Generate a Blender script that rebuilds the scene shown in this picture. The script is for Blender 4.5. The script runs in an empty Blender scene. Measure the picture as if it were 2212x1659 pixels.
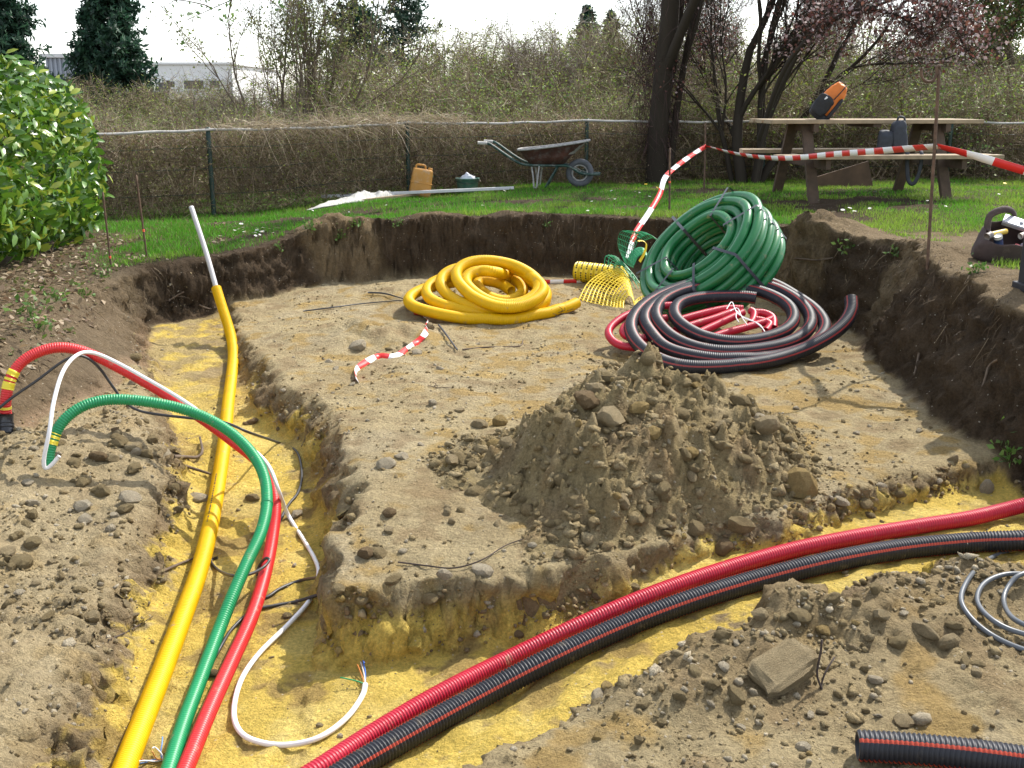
import bpy, bmesh, math, random
import numpy as np
from mathutils import Vector, Matrix

# ------------------------------------------------------------------ camera, sky, sun, exposure
scene = bpy.context.scene
COL = scene.collection
R = math.radians
EYE = 1.62
PITCH = R(14.9)
FOC = 2300.0 / 2212.0            # focal length over picture width
camd = bpy.data.cameras.new('camera')
camd.sensor_fit = 'HORIZONTAL'
camd.sensor_width = 36.0
camd.lens = 36.0 * FOC
camd.clip_start = 0.05
camd.clip_end = 2000.0
cam = bpy.data.objects.new('camera', camd)
cam.location = (0, 0, EYE)
cam.rotation_euler = (R(90) - PITCH, 0, 0)
COL.objects.link(cam)
scene.camera = cam

SUN_EL = R(48)
SUN_AZ = R(43)          # to the right of and beyond the view direction (+Y)
world = bpy.data.worlds.new('World')
scene.world = world
world.use_nodes = True
wn = world.node_tree.nodes
wl = world.node_tree.links
sky = wn.new('ShaderNodeTexSky')
sky.sky_type = 'NISHITA'
sky.sun_disc = False
sky.sun_elevation = SUN_EL
sky.sun_rotation = SUN_AZ
sky.altitude = 50
sky.air_density = 1.0
sky.dust_density = 1.0
sky.ozone_density = 1.0
hs = wn.new('ShaderNodeHueSaturation')      # thin bright overcast: the blue is washed out
hs.inputs['Saturation'].default_value = 0.42
hs.inputs['Value'].default_value = 1.2
wl.new(sky.outputs['Color'], hs.inputs['Color'])
wl.new(hs.outputs['Color'], wn['Background'].inputs['Color'])
wn['Background'].inputs['Strength'].default_value = 0.15

sund = bpy.data.lights.new('sun', 'SUN')
sund.energy = 3.3
sund.angle = R(0.55)
sund.color = (1.0, 0.95, 0.87)
sun = bpy.data.objects.new('sun', sund)
sdir = Vector((math.sin(SUN_AZ) * math.cos(SUN_EL), math.cos(SUN_AZ) * math.cos(SUN_EL), math.sin(SUN_EL)))
sun.rotation_euler = sdir.to_track_quat('Z', 'Y').to_euler()
sun.location = (8, 6, 12)
COL.objects.link(sun)

vs = scene.view_settings
vs.view_transform = 'Standard'
vs.look = 'None'
vs.gamma = 1.0
vs.use_curve_mapping = False
vs.exposure = 1.0

rng = np.random.default_rng(7)
random.seed(7)

# ------------------------------------------------------------------ numeric helpers
def ray(px, py):
    a = (px - 1106.0) / 2300.0
    b = (829.5 - py) / 2300.0
    return np.array([a, math.cos(PITCH) + b * math.sin(PITCH), -math.sin(PITCH) + b * math.cos(PITCH)])

def at(px, py, Y):
    d = ray(px, py)
    return np.array([0, 0, EYE]) + d * (Y / d[1])

def sstep(e0, e1, x):
    t = np.clip((x - e0) / (e1 - e0), 0, 1)
    return t * t * (3 - 2 * t)

_perm = np.random.default_rng(3).permutation(4096).astype(np.int64)
_grad = np.random.default_rng(4).normal(size=(4096, 3))
_grad /= np.linalg.norm(_grad, axis=1)[:, None]

def noise3(x, y, z):
    x = np.asarray(x, float); y = np.asarray(y, float); z = np.broadcast_to(np.asarray(z, float), x.shape)
    xi = np.floor(x).astype(np.int64); yi = np.floor(y).astype(np.int64); zi = np.floor(z).astype(np.int64)
    xf = x - xi; yf = y - yi; zf = z - zi
    u = xf * xf * xf * (xf * (xf * 6 - 15) + 10)
    v = yf * yf * yf * (yf * (yf * 6 - 15) + 10)
    w = zf * zf * zf * (zf * (zf * 6 - 15) + 10)
    def g(i, j, k):
        h = _perm[(_perm[(_perm[(xi + i) & 4095] + yi + j) & 4095] + zi + k) & 4095]
        gg = _grad[h]
        return gg[..., 0] * (xf - i) + gg[..., 1] * (yf - j) + gg[..., 2] * (zf - k)
    x00 = g(0, 0, 0) * (1 - u) + g(1, 0, 0) * u
    x10 = g(0, 1, 0) * (1 - u) + g(1, 1, 0) * u
    x01 = g(0, 0, 1) * (1 - u) + g(1, 0, 1) * u
    x11 = g(0, 1, 1) * (1 - u) + g(1, 1, 1) * u
    return ((x00 * (1 - v) + x10 * v) * (1 - w) + (x01 * (1 - v) + x11 * v) * w) * 1.5

def fbm(x, y, z, f, octv=4, gain=0.5):
    s = 0.0; a = 1.0
    for o in range(octv):
        s = s + a * noise3(np.asarray(x) * f + 17.3 * o, np.asarray(y) * f - 9.1 * o, np.asarray(z) * f + 5.7 * o)
        f *= 2.07; a *= gain
    return s

# ------------------------------------------------------------------ mesh helpers
def tag(o, label=None, cat=None, group=None, kind=None):
    if label: o['label'] = label
    if cat: o['category'] = cat
    if group: o['group'] = group
    if kind: o['kind'] = kind
    return o

def link(o, parent=None):
    COL.objects.link(o)
    if parent is not None: o.parent = parent
    return o

def empty(name, loc=(0, 0, 0), rot=(0, 0, 0)):
    o = bpy.data.objects.new(name, None)
    o.empty_display_size = 0.1
    o.location = loc
    o.rotation_euler = rot
    return link(o)

def npmesh(name, verts, faces, mats, smooth=False, col=None, attr=None, midx=None):
    verts = np.ascontiguousarray(verts, np.float32)
    faces = np.ascontiguousarray(faces, np.int32)
    me = bpy.data.meshes.new(name)
    k = faces.shape[1]
    me.vertices.add(len(verts))
    me.vertices.foreach_set('co', verts.ravel())
    me.loops.add(faces.size)
    me.loops.foreach_set('vertex_index', faces.ravel())
    me.polygons.add(len(faces))
    me.polygons.foreach_set('loop_start', np.arange(0, faces.size, k, dtype=np.int32))
    if midx is not None:
        me.polygons.foreach_set('material_index', np.ascontiguousarray(midx, np.int32))
    me.update(calc_edges=True)
    me.validate()
    if smooth:
        me.polygons.foreach_set('use_smooth', np.ones(len(me.polygons), bool))
    if col is not None:
        a = me.attributes.new('Col', 'FLOAT_COLOR', 'POINT')
        c = np.ones((len(verts), 4), np.float32); c[:, :3] = col
        a.data.foreach_set('color', c.ravel())
    if attr is not None:
        for n, vals in attr.items():
            a = me.attributes.new(n, 'FLOAT', 'POINT')
            a.data.foreach_set('value', np.ascontiguousarray(vals, np.float32))
    for m in (mats if isinstance(mats, (list, tuple)) else [mats]):
        me.materials.append(m)
    return me

def mobj(name, me, parent=None, loc=None, rot=None):
    o = bpy.data.objects.new(name, me)
    if loc is not None: o.location = loc
    if rot is not None: o.rotation_euler = rot
    return link(o, parent)

def bmobj(name, bm, mats, parent=None, smooth=False):
    me = bpy.data.meshes.new(name)
    bm.normal_update()
    bm.to_mesh(me); bm.free()
    for m in (mats if isinstance(mats, (list, tuple)) else [mats]):
        me.materials.append(m)
    if smooth:
        for p in me.polygons: p.use_smooth = True
    return mobj(name, me, parent)

def add_box(bm, c, size, rot=None, bevel=0.0, mi=0):
    r = bmesh.ops.create_cube(bm, size=1.0)
    M = Matrix.Translation(Vector(c)) @ (rot.to_4x4() if rot is not None else Matrix.Identity(4)) @ Matrix.Diagonal((size[0], size[1], size[2], 1))
    bmesh.ops.transform(bm, matrix=M, verts=r['verts'])
    fs = set(f for v in r['verts'] for f in v.link_faces)
    for f in fs: f.material_index = mi
    if bevel > 0:
        es = list(set(e for v in r['verts'] for e in v.link_edges))
        bmesh.ops.bevel(bm, geom=es, offset=bevel, segments=2, affect='EDGES', profile=0.6)

def box_obj(name, c, size, mat, parent=None, rot=None, bevel=0.004):
    bm = bmesh.new()
    add_box(bm, c, size, rot, bevel)
    return bmobj(name, bm, mat, parent)

def beam(name, a, b, w, h, mat, parent=None, up=(0, 0, 1), bevel=0.004):
    a = Vector(a); b = Vector(b); d = b - a
    y = d.normalized(); x = y.cross(Vector(up)).normalized(); z = x.cross(y)
    M = Matrix((x, y, z)).transposed()
    return box_obj(name, (a + b) / 2, (w, d.length, h), mat, parent, M, bevel)

def catmull(pts, n=12):
    p = np.array(pts, float)
    p = np.vstack([2 * p[0] - p[1], p, 2 * p[-1] - p[-2]])
    out = []
    for i in range(1, len(p) - 2):
        t = np.linspace(0, 1, n, endpoint=False)[:, None]
        a, b, c, d = p[i - 1], p[i], p[i + 1], p[i + 2]
        out.append(0.5 * ((2 * b) + (-a + c) * t + (2 * a - 5 * b + 4 * c - d) * t ** 2 + (-a + 3 * b - 3 * c + d) * t ** 3))
    out.append(p[-2][None])
    return np.vstack(out)

def resample(path, step):
    d = np.r_[0, np.cumsum(np.linalg.norm(np.diff(path, axis=0), axis=1))]
    n = max(int(d[-1] / step), 2)
    s = np.linspace(0, d[-1], n + 1)
    return np.stack([np.interp(s, d, path[:, i]) for i in range(3)], 1), s

def frames(p):
    t = np.gradient(p, axis=0)
    t /= np.linalg.norm(t, axis=1)[:, None] + 1e-12
    u = np.zeros_like(p)
    a = np.array([0, 0, 1.0]) if abs(t[0, 2]) < 0.9 else np.array([1.0, 0, 0])
    cur = a - t[0] * a.dot(t[0]); cur /= np.linalg.norm(cur)
    for i in range(len(p)):
        cur = cur - t[i] * cur.dot(t[i])
        cur /= np.linalg.norm(cur) + 1e-12
        u[i] = cur
    return t, u, np.cross(t, u)

def tube_arrays(path, r, segs=12, pitch=0.0, amp=0.0, rad=None, step=None, spp=4, flat=1.0, twist=0.0):
    """swept tube: returns verts, quad faces, arc length per vertex, angle index per face"""
    if step is None: step = pitch / spp if pitch > 0 else max(r * 0.9, 0.004)
    p, s = resample(np.array(path, float), step)
    t, u, v = frames(p)
    rr = np.full(len(p), r, float)
    if rad is not None: rr = rr * np.interp(np.linspace(0, 1, len(p)), np.linspace(0, 1, len(rad)), rad)
    if pitch > 0:
        ph = np.arange(len(p)) % spp
        prof = np.array([0.0, 0.75, 1.0, 0.75]) if spp == 4 else np.array([0.0, 1.0, 1.0])
        rr = rr * (1 - amp + amp * prof[ph])
    ang = np.linspace(0, 2 * math.pi, segs, endpoint=False)[None, :] + twist * s[:, None]
    V = p[:, None, :] + rr[:, None, None] * (np.cos(ang)[..., None] * u[:, None, :] * flat + np.sin(ang)[..., None] * v[:, None, :])
    n = len(p)
    i = np.arange(n - 1)[:, None]; j = np.arange(segs)[None, :]
    j2 = (j + 1) % segs
    Fq = np.stack([i * segs + j, (i + 1) * segs + j, (i + 1) * segs + j2, i * segs + j2], -1).reshape(-1, 4)[:, ::-1]
    cols = np.broadcast_to(j, (n - 1, segs)).reshape(-1)
    return V.reshape(-1, 3), Fq, np.repeat(s, segs), cols

def tube_obj(name, path, r, mat, parent=None, segs=12, pitch=0.0, amp=0.0, rad=None, step=None, spp=4,
             hollow=(False, False), stripe=None, flat=1.0, twist=0.0, smooth=True):
    """stripe=(set of angle columns, material index)"""
    V, Fq, s, cols = tube_arrays(path, r, segs, pitch, amp, rad, step, spp, flat, twist)
    mi = np.zeros(len(Fq), int)
    if stripe is not None: mi[np.isin(cols, list(stripe[0]))] = stripe[1]
    n = len(V) // segs
    extraV = []; extraF = []; base = len(V)
    Vr = V.reshape(n, segs, 3)
    for end in (0, 1):
        ring = Vr[0] if end == 0 else Vr[-1]
        c = ring.mean(0)
        inner_dir = (Vr[min(2, n - 1)].mean(0) - c) if end == 0 else (Vr[max(n - 3, 0)].mean(0) - c)
        inner_dir = inner_dir / (np.linalg.norm(inner_dir) + 1e-9)
        if hollow[end]:
            r1 = c + (ring - c) * 0.82
            r2 = r1 + inner_dir * r * 3.0
            cc = c + inner_dir * r * 3.0
            b = base + sum(len(x) for x in extraV)
            extraV += [r1, r2, cc[None]]
            o = (0 if end == 0 else (n - 1) * segs)
            for j in range(segs):
                k = (j + 1) % segs
                extraF += [[o + j, o + k, b + k, b + j], [b + j, b + k, b + segs + k, b + segs + j], [b + segs + j, b + segs + k, b + 2 * segs, b + 2 * segs]]
        else:
            b = base + sum(len(x) for x in extraV)
            extraV += [c[None]]
            o = (0 if end == 0 else (n - 1) * segs)
            for j in range(segs):
                k = (j + 1) % segs
                extraF += [[o + j, o + k, b, b]]
    V = np.vstack([V] + extraV)
    me = bpy.data.meshes.new(name)
    faces = Fq.tolist() + [f if f[2] != f[3] else f[:3] for f in extraF]
    me.from_pydata(V.tolist(), [], faces)
    mil = np.r_[mi, np.zeros(len(extraF), int)].astype(np.int32)
    me.polygons.foreach_set('material_index', mil)
    if smooth: me.polygons.foreach_set('use_smooth', np.ones(len(me.polygons), bool))
    for m in (mat if isinstance(mat, (list, tuple)) else [mat]): me.materials.append(m)
    me.update()
    return mobj(name, me, parent)

class Batch:
    """collects quads of many small shapes into one mesh"""
    def __init__(s): s.V = []; s.F = []; s.C = []; s.n = 0
    def add(s, V, F, C=None):
        s.V.append(V); s.F.append(F + s.n); s.n += len(V)
        if C is not None: s.C.append(np.broadcast_to(C, (len(V), 3)))
    def mesh(s, name, mats, smooth=False):
        return npmesh(name, np.vstack(s.V), np.vstack(s.F), mats, smooth, np.vstack(s.C) if s.C else None)

# ------------------------------------------------------------------ materials
def new_mat(name):
    m = bpy.data.materials.new(name); m.use_nodes = True
    return m, m.node_tree.nodes, m.node_tree.links, m.node_tree.nodes['Principled BSDF']

def mat(name, col, rough=0.6, var=0.15, scale=8.0, bump=0.0, bscale=60.0, metal=0.0, dirt=None, dirt_amt=0.0, spec=0.5, coat=0.0):
    m, N, L, b = new_mat(name)
    tc = N.new('ShaderNodeTexCoord')
    nz = N.new('ShaderNodeTexNoise'); nz.inputs['Scale'].default_value = scale; nz.inputs['Detail'].default_value = 6
    L.new(tc.outputs['Object'], nz.inputs['Vector'])
    mp = N.new('ShaderNodeMapRange'); mp.inputs['From Min'].default_value = 0.3; mp.inputs['From Max'].default_value = 0.7
    L.new(nz.outputs['Fac'], mp.inputs['Value'])
    mx = N.new('ShaderNodeMix'); mx.data_type = 'RGBA'
    mx.inputs['A'].default_value = tuple(max(c * (1 - var), 0) for c in col) + (1,)
    mx.inputs['B'].default_value = tuple(min(c * (1 + var), 1) for c in col) + (1,)
    L.new(mp.outputs['Result'], mx.inputs['Factor'])
    out = mx.outputs['Result']
    if dirt is not None:
        n2 = N.new('ShaderNodeTexNoise'); n2.inputs['Scale'].default_value = scale * 1.7; n2.inputs['Detail'].default_value = 8
        n2.inputs['Roughness'].default_value = 0.7
        L.new(tc.outputs['Object'], n2.inputs['Vector'])
        m2 = N.new('ShaderNodeMapRange'); m2.inputs['From Min'].default_value = 0.62 - 0.3 * dirt_amt; m2.inputs['From Max'].default_value = 0.74
        m2.inputs['To Max'].default_value = 0.85
        L.new(n2.outputs['Fac'], m2.inputs['Value'])
        d = N.new('ShaderNodeMix'); d.data_type = 'RGBA'
        L.new(m2.outputs['Result'], d.inputs['Factor']); L.new(out, d.inputs['A'])
        d.inputs['B'].default_value = dirt + (1,)
        out = d.outputs['Result']
    L.new(out, b.inputs['Base Color'])
    b.inputs['Roughness'].default_value = rough
    b.inputs['Metallic'].default_value = metal
    b.inputs['Specular IOR Level'].default_value = spec
    b.inputs['Coat Weight'].default_value = coat
    if bump > 0:
        n3 = N.new('ShaderNodeTexNoise'); n3.inputs['Scale'].default_value = bscale; n3.inputs['Detail'].default_value = 5
        L.new(tc.outputs['Object'], n3.inputs['Vector'])
        bp = N.new('ShaderNodeBump'); bp.inputs['Strength'].default_value = bump; bp.inputs['Distance'].default_value = 0.01
        L.new(n3.outputs['Fac'], bp.inputs['Height']); L.new(bp.outputs['Normal'], b.inputs['Normal'])
    return m

def col_mat(name, rough=0.8, transl=0.0, spec=0.3):
    """colour from the vertex colour attribute (each twig, leaf or blade its own tint)"""
    m, N, L, b = new_mat(name)
    a = N.new('ShaderNodeAttribute'); a.attribute_name = 'Col'
    L.new(a.outputs['Color'], b.inputs['Base Color'])
    b.inputs['Roughness'].default_value = rough
    b.inputs['Specular IOR Level'].default_value = spec
    if transl > 0:
        t = N.new('ShaderNodeBsdfTranslucent')
        L.new(a.outputs['Color'], t.inputs['Color'])
        ms = N.new('ShaderNodeMixShader'); ms.inputs['Fac'].default_value = transl
        L.new(b.outputs['BSDF'], ms.inputs[1]); L.new(t.outputs['BSDF'], ms.inputs[2])
        L.new(ms.outputs['Shader'], N['Material Output'].inputs['Surface'])
    return m

def soil_mat(name, attr=True, col=(0.3, 0.22, 0.13), chips=0.5):
    m, N, L, b = new_mat(name)
    tc = N.new('ShaderNodeTexCoord')
    def noise(sc, det, ro=0.6):
        n = N.new('ShaderNodeTexNoise'); n.inputs['Scale'].default_value = sc; n.inputs['Detail'].default_value = det
        n.inputs['Roughness'].default_value = ro
        L.new(tc.outputs['Object'], n.inputs['Vector']); return n
    n1 = noise(5.0, 10, 0.72); n2 = noise(75.0, 8, 0.78); n3 = noise(1.6, 4)
    if attr:
        a = N.new('ShaderNodeAttribute'); a.attribute_name = 'Col'; base = a.outputs['Color']
    else:
        rgb = N.new('ShaderNodeRGB'); rgb.outputs[0].default_value = col + (1,); base = rgb.outputs[0]
    def mul(cin, fac, lo, hi, fmin=0.3, fmax=0.7):
        mp = N.new('ShaderNodeMapRange'); mp.inputs['From Min'].default_value = fmin; mp.inputs['From Max'].default_value = fmax
        mp.inputs['To Min'].default_value = lo; mp.inputs['To Max'].default_value = hi
        L.new(fac, mp.inputs['Value'])
        v = N.new('ShaderNodeVectorMath'); v.operation = 'SCALE'
        L.new(cin, v.inputs[0]); L.new(mp.outputs['Result'], v.inputs['Scale'])
        return v.outputs['Vector']
    c = mul(base, n1.outputs['Fac'], 0.78, 1.2)
    c = mul(c, n2.outputs['Fac'], 0.55, 1.38)
    # damp / darker tint drift
    mp3 = N.new('ShaderNodeMapRange'); mp3.inputs['From Min'].default_value = 0.45; mp3.inputs['From Max'].default_value = 0.7
    mp3.inputs['To Max'].default_value = 0.3
    L.new(n3.outputs['Fac'], mp3.inputs['Value'])
    mx = N.new('ShaderNodeMix'); mx.data_type = 'RGBA'; mx.blend_type = 'MULTIPLY'
    L.new(mp3.outputs['Result'], mx.inputs['Factor']); L.new(c, mx.inputs['A']); mx.inputs['B'].default_value = (0.72, 0.62, 0.5, 1)
    out = mx.outputs['Result']
    if chips > 0:    # pale chalk chips
        vo = N.new('ShaderNodeTexVoronoi'); vo.inputs['Scale'].default_value = 38
        L.new(tc.outputs['Object'], vo.inputs['Vector'])
        lt = N.new('ShaderNodeMath'); lt.operation = 'LESS_THAN'; lt.inputs[1].default_value = 0.17
        L.new(vo.outputs['Distance'], lt.inputs[0])
        sep = N.new('ShaderNodeSeparateColor'); L.new(vo.outputs['Color'], sep.inputs['Color'])
        gt = N.new('ShaderNodeMath'); gt.operation = 'GREATER_THAN'; gt.inputs[1].default_value = 0.86
        L.new(sep.outputs['Red'], gt.inputs[0])
        ml = N.new('ShaderNodeMath'); ml.operation = 'MULTIPLY'
        L.new(lt.outputs[0], ml.inputs[0]); L.new(gt.outputs[0], ml.inputs[1])
        m3 = N.new('ShaderNodeMath'); m3.operation = 'MULTIPLY'; m3.inputs[1].default_value = chips
        L.new(ml.outputs[0], m3.inputs[0])
        m4 = N.new('ShaderNodeMix'); m4.data_type = 'RGBA'
        L.new(m3.outputs[0], m4.inputs['Factor']); L.new(out, m4.inputs['A']); m4.inputs['B'].default_value = (0.62, 0.55, 0.42, 1)
        out = m4.outputs['Result']
    L.new(out, b.inputs['Base Color'])
    b.inputs['Roughness'].default_value = 0.95
    b.inputs['Specular IOR Level'].default_value = 0.12
    n5 = noise(120.0, 6, 0.75); n6 = noise(28.0, 6, 0.7)
    ad = N.new('ShaderNodeMath'); ad.operation = 'MULTIPLY_ADD'; ad.inputs[1].default_value = 2.2
    L.new(n6.outputs['Fac'], ad.inputs[0]); L.new(n5.outputs['Fac'], ad.inputs[2])
    bp = N.new('ShaderNodeBump'); bp.inputs['Strength'].default_value = 1.0; bp.inputs['Distance'].default_value = 0.018
    L.new(ad.outputs[0], bp.inputs['Height']); L.new(bp.outputs['Normal'], b.inputs['Normal'])
    return m

M = {}
DUST = (0.36, 0.28, 0.16)
M['soil'] = soil_mat('soil')
M['yellow'] = mat('yellow plastic', (0.72, 0.42, 0.001), 0.5, 0.08, 9, dirt=DUST, dirt_amt=0.08, spec=0.28)
M['yellow_roll'] = mat('yellow film', (0.82, 0.60, 0.02), 0.4, 0.08, 10)
M['green'] = mat('green plastic', (0.008, 0.26, 0.09), 0.4, 0.08, 9, dirt=DUST, dirt_amt=0.06)
M['dgreen'] = mat('dark green plastic', (0.012, 0.145, 0.04), 0.34, 0.12, 5, dirt=DUST, dirt_amt=0.1)
M['red'] = mat('red plastic', (0.66, 0.025, 0.025), 0.4, 0.08, 9, dirt=DUST, dirt_amt=0.06)
M['crimson'] = mat('crimson plastic', (0.46, 0.009, 0.03), 0.4, 0.08, 9, dirt=DUST, dirt_amt=0.06)
M['black'] = mat('black plastic', (0.014, 0.015, 0.021), 0.5, 0.2, 9, dirt=(0.13, 0.105, 0.07), dirt_amt=0.15, spec=0.45)
M['orange_stripe'] = mat('orange stripe', (0.40, 0.045, 0.016), 0.4, 0.1)
M['thin_stripe'] = mat('dull red stripe', (0.30, 0.03, 0.025), 0.4, 0.1)
M['cable_black'] = mat('black cable sheath', (0.035, 0.034, 0.034), 0.45, 0.15)
M['cable_grey'] = mat('grey cable sheath', (0.10, 0.11, 0.12), 0.38, 0.12)
M['cable_white'] = mat('white cable sheath', (0.78, 0.76, 0.74), 0.4, 0.05)
M['pipe_grey'] = mat('pale grey pipe', (0.55, 0.53, 0.52), 0.45, 0.08)
M['coupling'] = mat('dark coupling', (0.03, 0.03, 0.033), 0.3, 0.2)
M['label_yellow'] = mat('yellow label', (0.78, 0.62, 0.03), 0.4, 0.05)
M['ink'] = mat('ink', (0.03, 0.025, 0.02), 0.6, 0.1)
M['strap'] = mat('grey strap', (0.055, 0.06, 0.07), 0.5, 0.1)
M['rust'] = mat('rusty steel', (0.115, 0.07, 0.045), 0.85, 0.35, 30, 0.3, 90)
M['tape_red'] = mat('red tape', (0.66, 0.022, 0.018), 0.42, 0.08)
M['tape_white'] = mat('white tape', (0.82, 0.80, 0.78), 0.42, 0.04)
M['paint_mark'] = mat('orange paint mark', (0.7, 0.08, 0.02), 0.6, 0.1)
M['wood'] = mat('weathered light wood', (0.30, 0.225, 0.14), 0.75, 0.2, 14, 0.2, 80)
M['wood_shaded'] = mat('brown timber', (0.078, 0.050, 0.031), 0.8, 0.25, 14, 0.2, 80)  # legs and bearers of the table: backlit shade darkened into the brown
M['bark'] = mat('dark bark', (0.060, 0.046, 0.034), 0.9, 0.35, 10, 0.8, 40, dirt=(0.07, 0.08, 0.03), dirt_amt=0.2)
M['stick'] = mat('root bark', (0.12, 0.085, 0.055), 0.9, 0.3, 20)
M['stick_dark'] = mat('dark twig', (0.05, 0.035, 0.028), 0.9, 0.3, 20)
M['leafcol'] = col_mat('leaf', 0.55, 0.3, 0.4)
M['twigcol'] = col_mat('twig', 0.85, 0.0, 0.2)
M['grasscol'] = col_mat('grass blade', 0.6, 0.35, 0.3)
M['laurel'] = col_mat('laurel leaf', 0.3, 0.28, 0.6)
# ------------------------------------------------------------------ terrain
LAWN = np.array([(-2.97, 8.06, .34), (-2.55, 8.5, .38), (-2.1, 8.9, .41), (-1.85, 9.2, .47), (-1.28, 9.7, .56), (-.4, 9.8, .58),
                 (.4, 9.95, .59), (1.4, 9.8, .59), (2.3, 9.2, .59), (2.7, 7.7, .63), (2.6, 6.7, .62), (2.71, 5.56, .62), (2.8, 4, .6),
                 (3.5, 2, .5), (-2.84, 6.7, .35), (-2.7, 5.4, .35), (-3.0, 4.2, .33), (-3.4, 12.4, .34), (-1.4, 14, .43), (1.05, 15, .48),
                 (.9, 14, .54), (3.6, 15, .52), (6.2, 14, .54), (4.2, 10.3, .69), (3, 11, .68), (5, 11, .69), (3.8, 7.5, .64), (-4, 9, .38),
                 (-5, 6, .4), (-.5, 11.5, .55), (1.6, 12, .57), (8, 9, .7), (-7, 12, .4)])
PIT = np.array([(-2.80, 8.15), (-2.3, 8.65), (-1.75, 9.1), (-1.2, 9.5), (-.4, 9.6), (.6, 9.75), (1.4, 9.6), (2.1, 9.0), (2.45, 7.5),
                (2.28, 6.2), (2.22, 5.0), (2.3, 4.2), (2.7, 3.2), (3.4, 1.5), (3.6, -3), (-4.0, -3), (-3.6, 2.5), (-2.75, 4.3),
                (-2.38, 5.1), (-2.32, 6.0), (-2.52, 7.2)])
TL_y = [1.5, 2.99, 3.41, 3.81, 4.33, 4.82, 5.4, 5.97, 6.54, 7.67, 8.23, 8.6]
TL_l = [-1.15, -1.20, -1.26, -1.31, -1.38, -1.49, -1.70, -1.92, -2.14, -2.60, -2.81, -2.9]
TR_y = [1.5, 3.3, 3.81, 4.33, 5.16, 5.74, 6.12, 7.01, 8.23, 8.6]
TR_r = [-.5, -.70, -.76, -.85, -1.08, -1.27, -1.6, -1.89, -2.25, -2.35]
TZ_y = [1, 3.3, 4, 5, 6, 7, 8]
TZ_z = [-.37, -.35, -.33, -.28, -.22, -.15, -.08]
FX = [-1.2, -.67, -.42, -.18, .07, .33, .72, 1.11, 1.48, 1.85, 2.39, 3.5]
FFAR = [3.3, 3.39, 3.37, 3.46, 3.5, 3.59, 3.9, 3.98, 4.26, 4.45, 4.69, 5.2]
NX = [-1.3, -.7, -.36, -.01, .36, .6, .87, 1.28, 1.73, 1.98, 3.5]
FNEAR = [1.3, 1.7, 2.35, 2.72, 3.01, 3.18, 3.36, 3.62, 3.78, 3.81, 4.1]
FZ_x = [-1.2, -.5, 0, .35, .7, 1, 1.5, 2.3, 3.5]
FZ_z = [-.355, -.33, -.29, -.2, -.15, -.13, -.12, -.10, -.06]

def poly_sd(x, y, poly):
    """distance outside the polygon (negative inside)"""
    d = np.full(x.shape, 1e9); inside = np.zeros(x.shape, bool)
    n = len(poly)
    for i in range(n):
        x1, y1 = poly[i]; x2, y2 = poly[(i + 1) % n]
        ex, ey = x2 - x1, y2 - y1
        t = np.clip(((x - x1) * ex + (y - y1) * ey) / (ex * ex + ey * ey), 0, 1)
        d = np.minimum(d, np.hypot(x - x1 - t * ex, y - y1 - t * ey))
        c = ((y1 > y) != (y2 > y)) & (x < (x2 - x1) * (y - y1) / (y2 - y1 + 1e-12) + x1)
        inside ^= c
    return np.where(inside, -d, d)

def gauss(x, y, cx, cy, s, sy=None):
    sy = sy or s
    return np.exp(-(((x - cx) / s) ** 2 + ((y - cy) / sy) ** 2))

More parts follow.
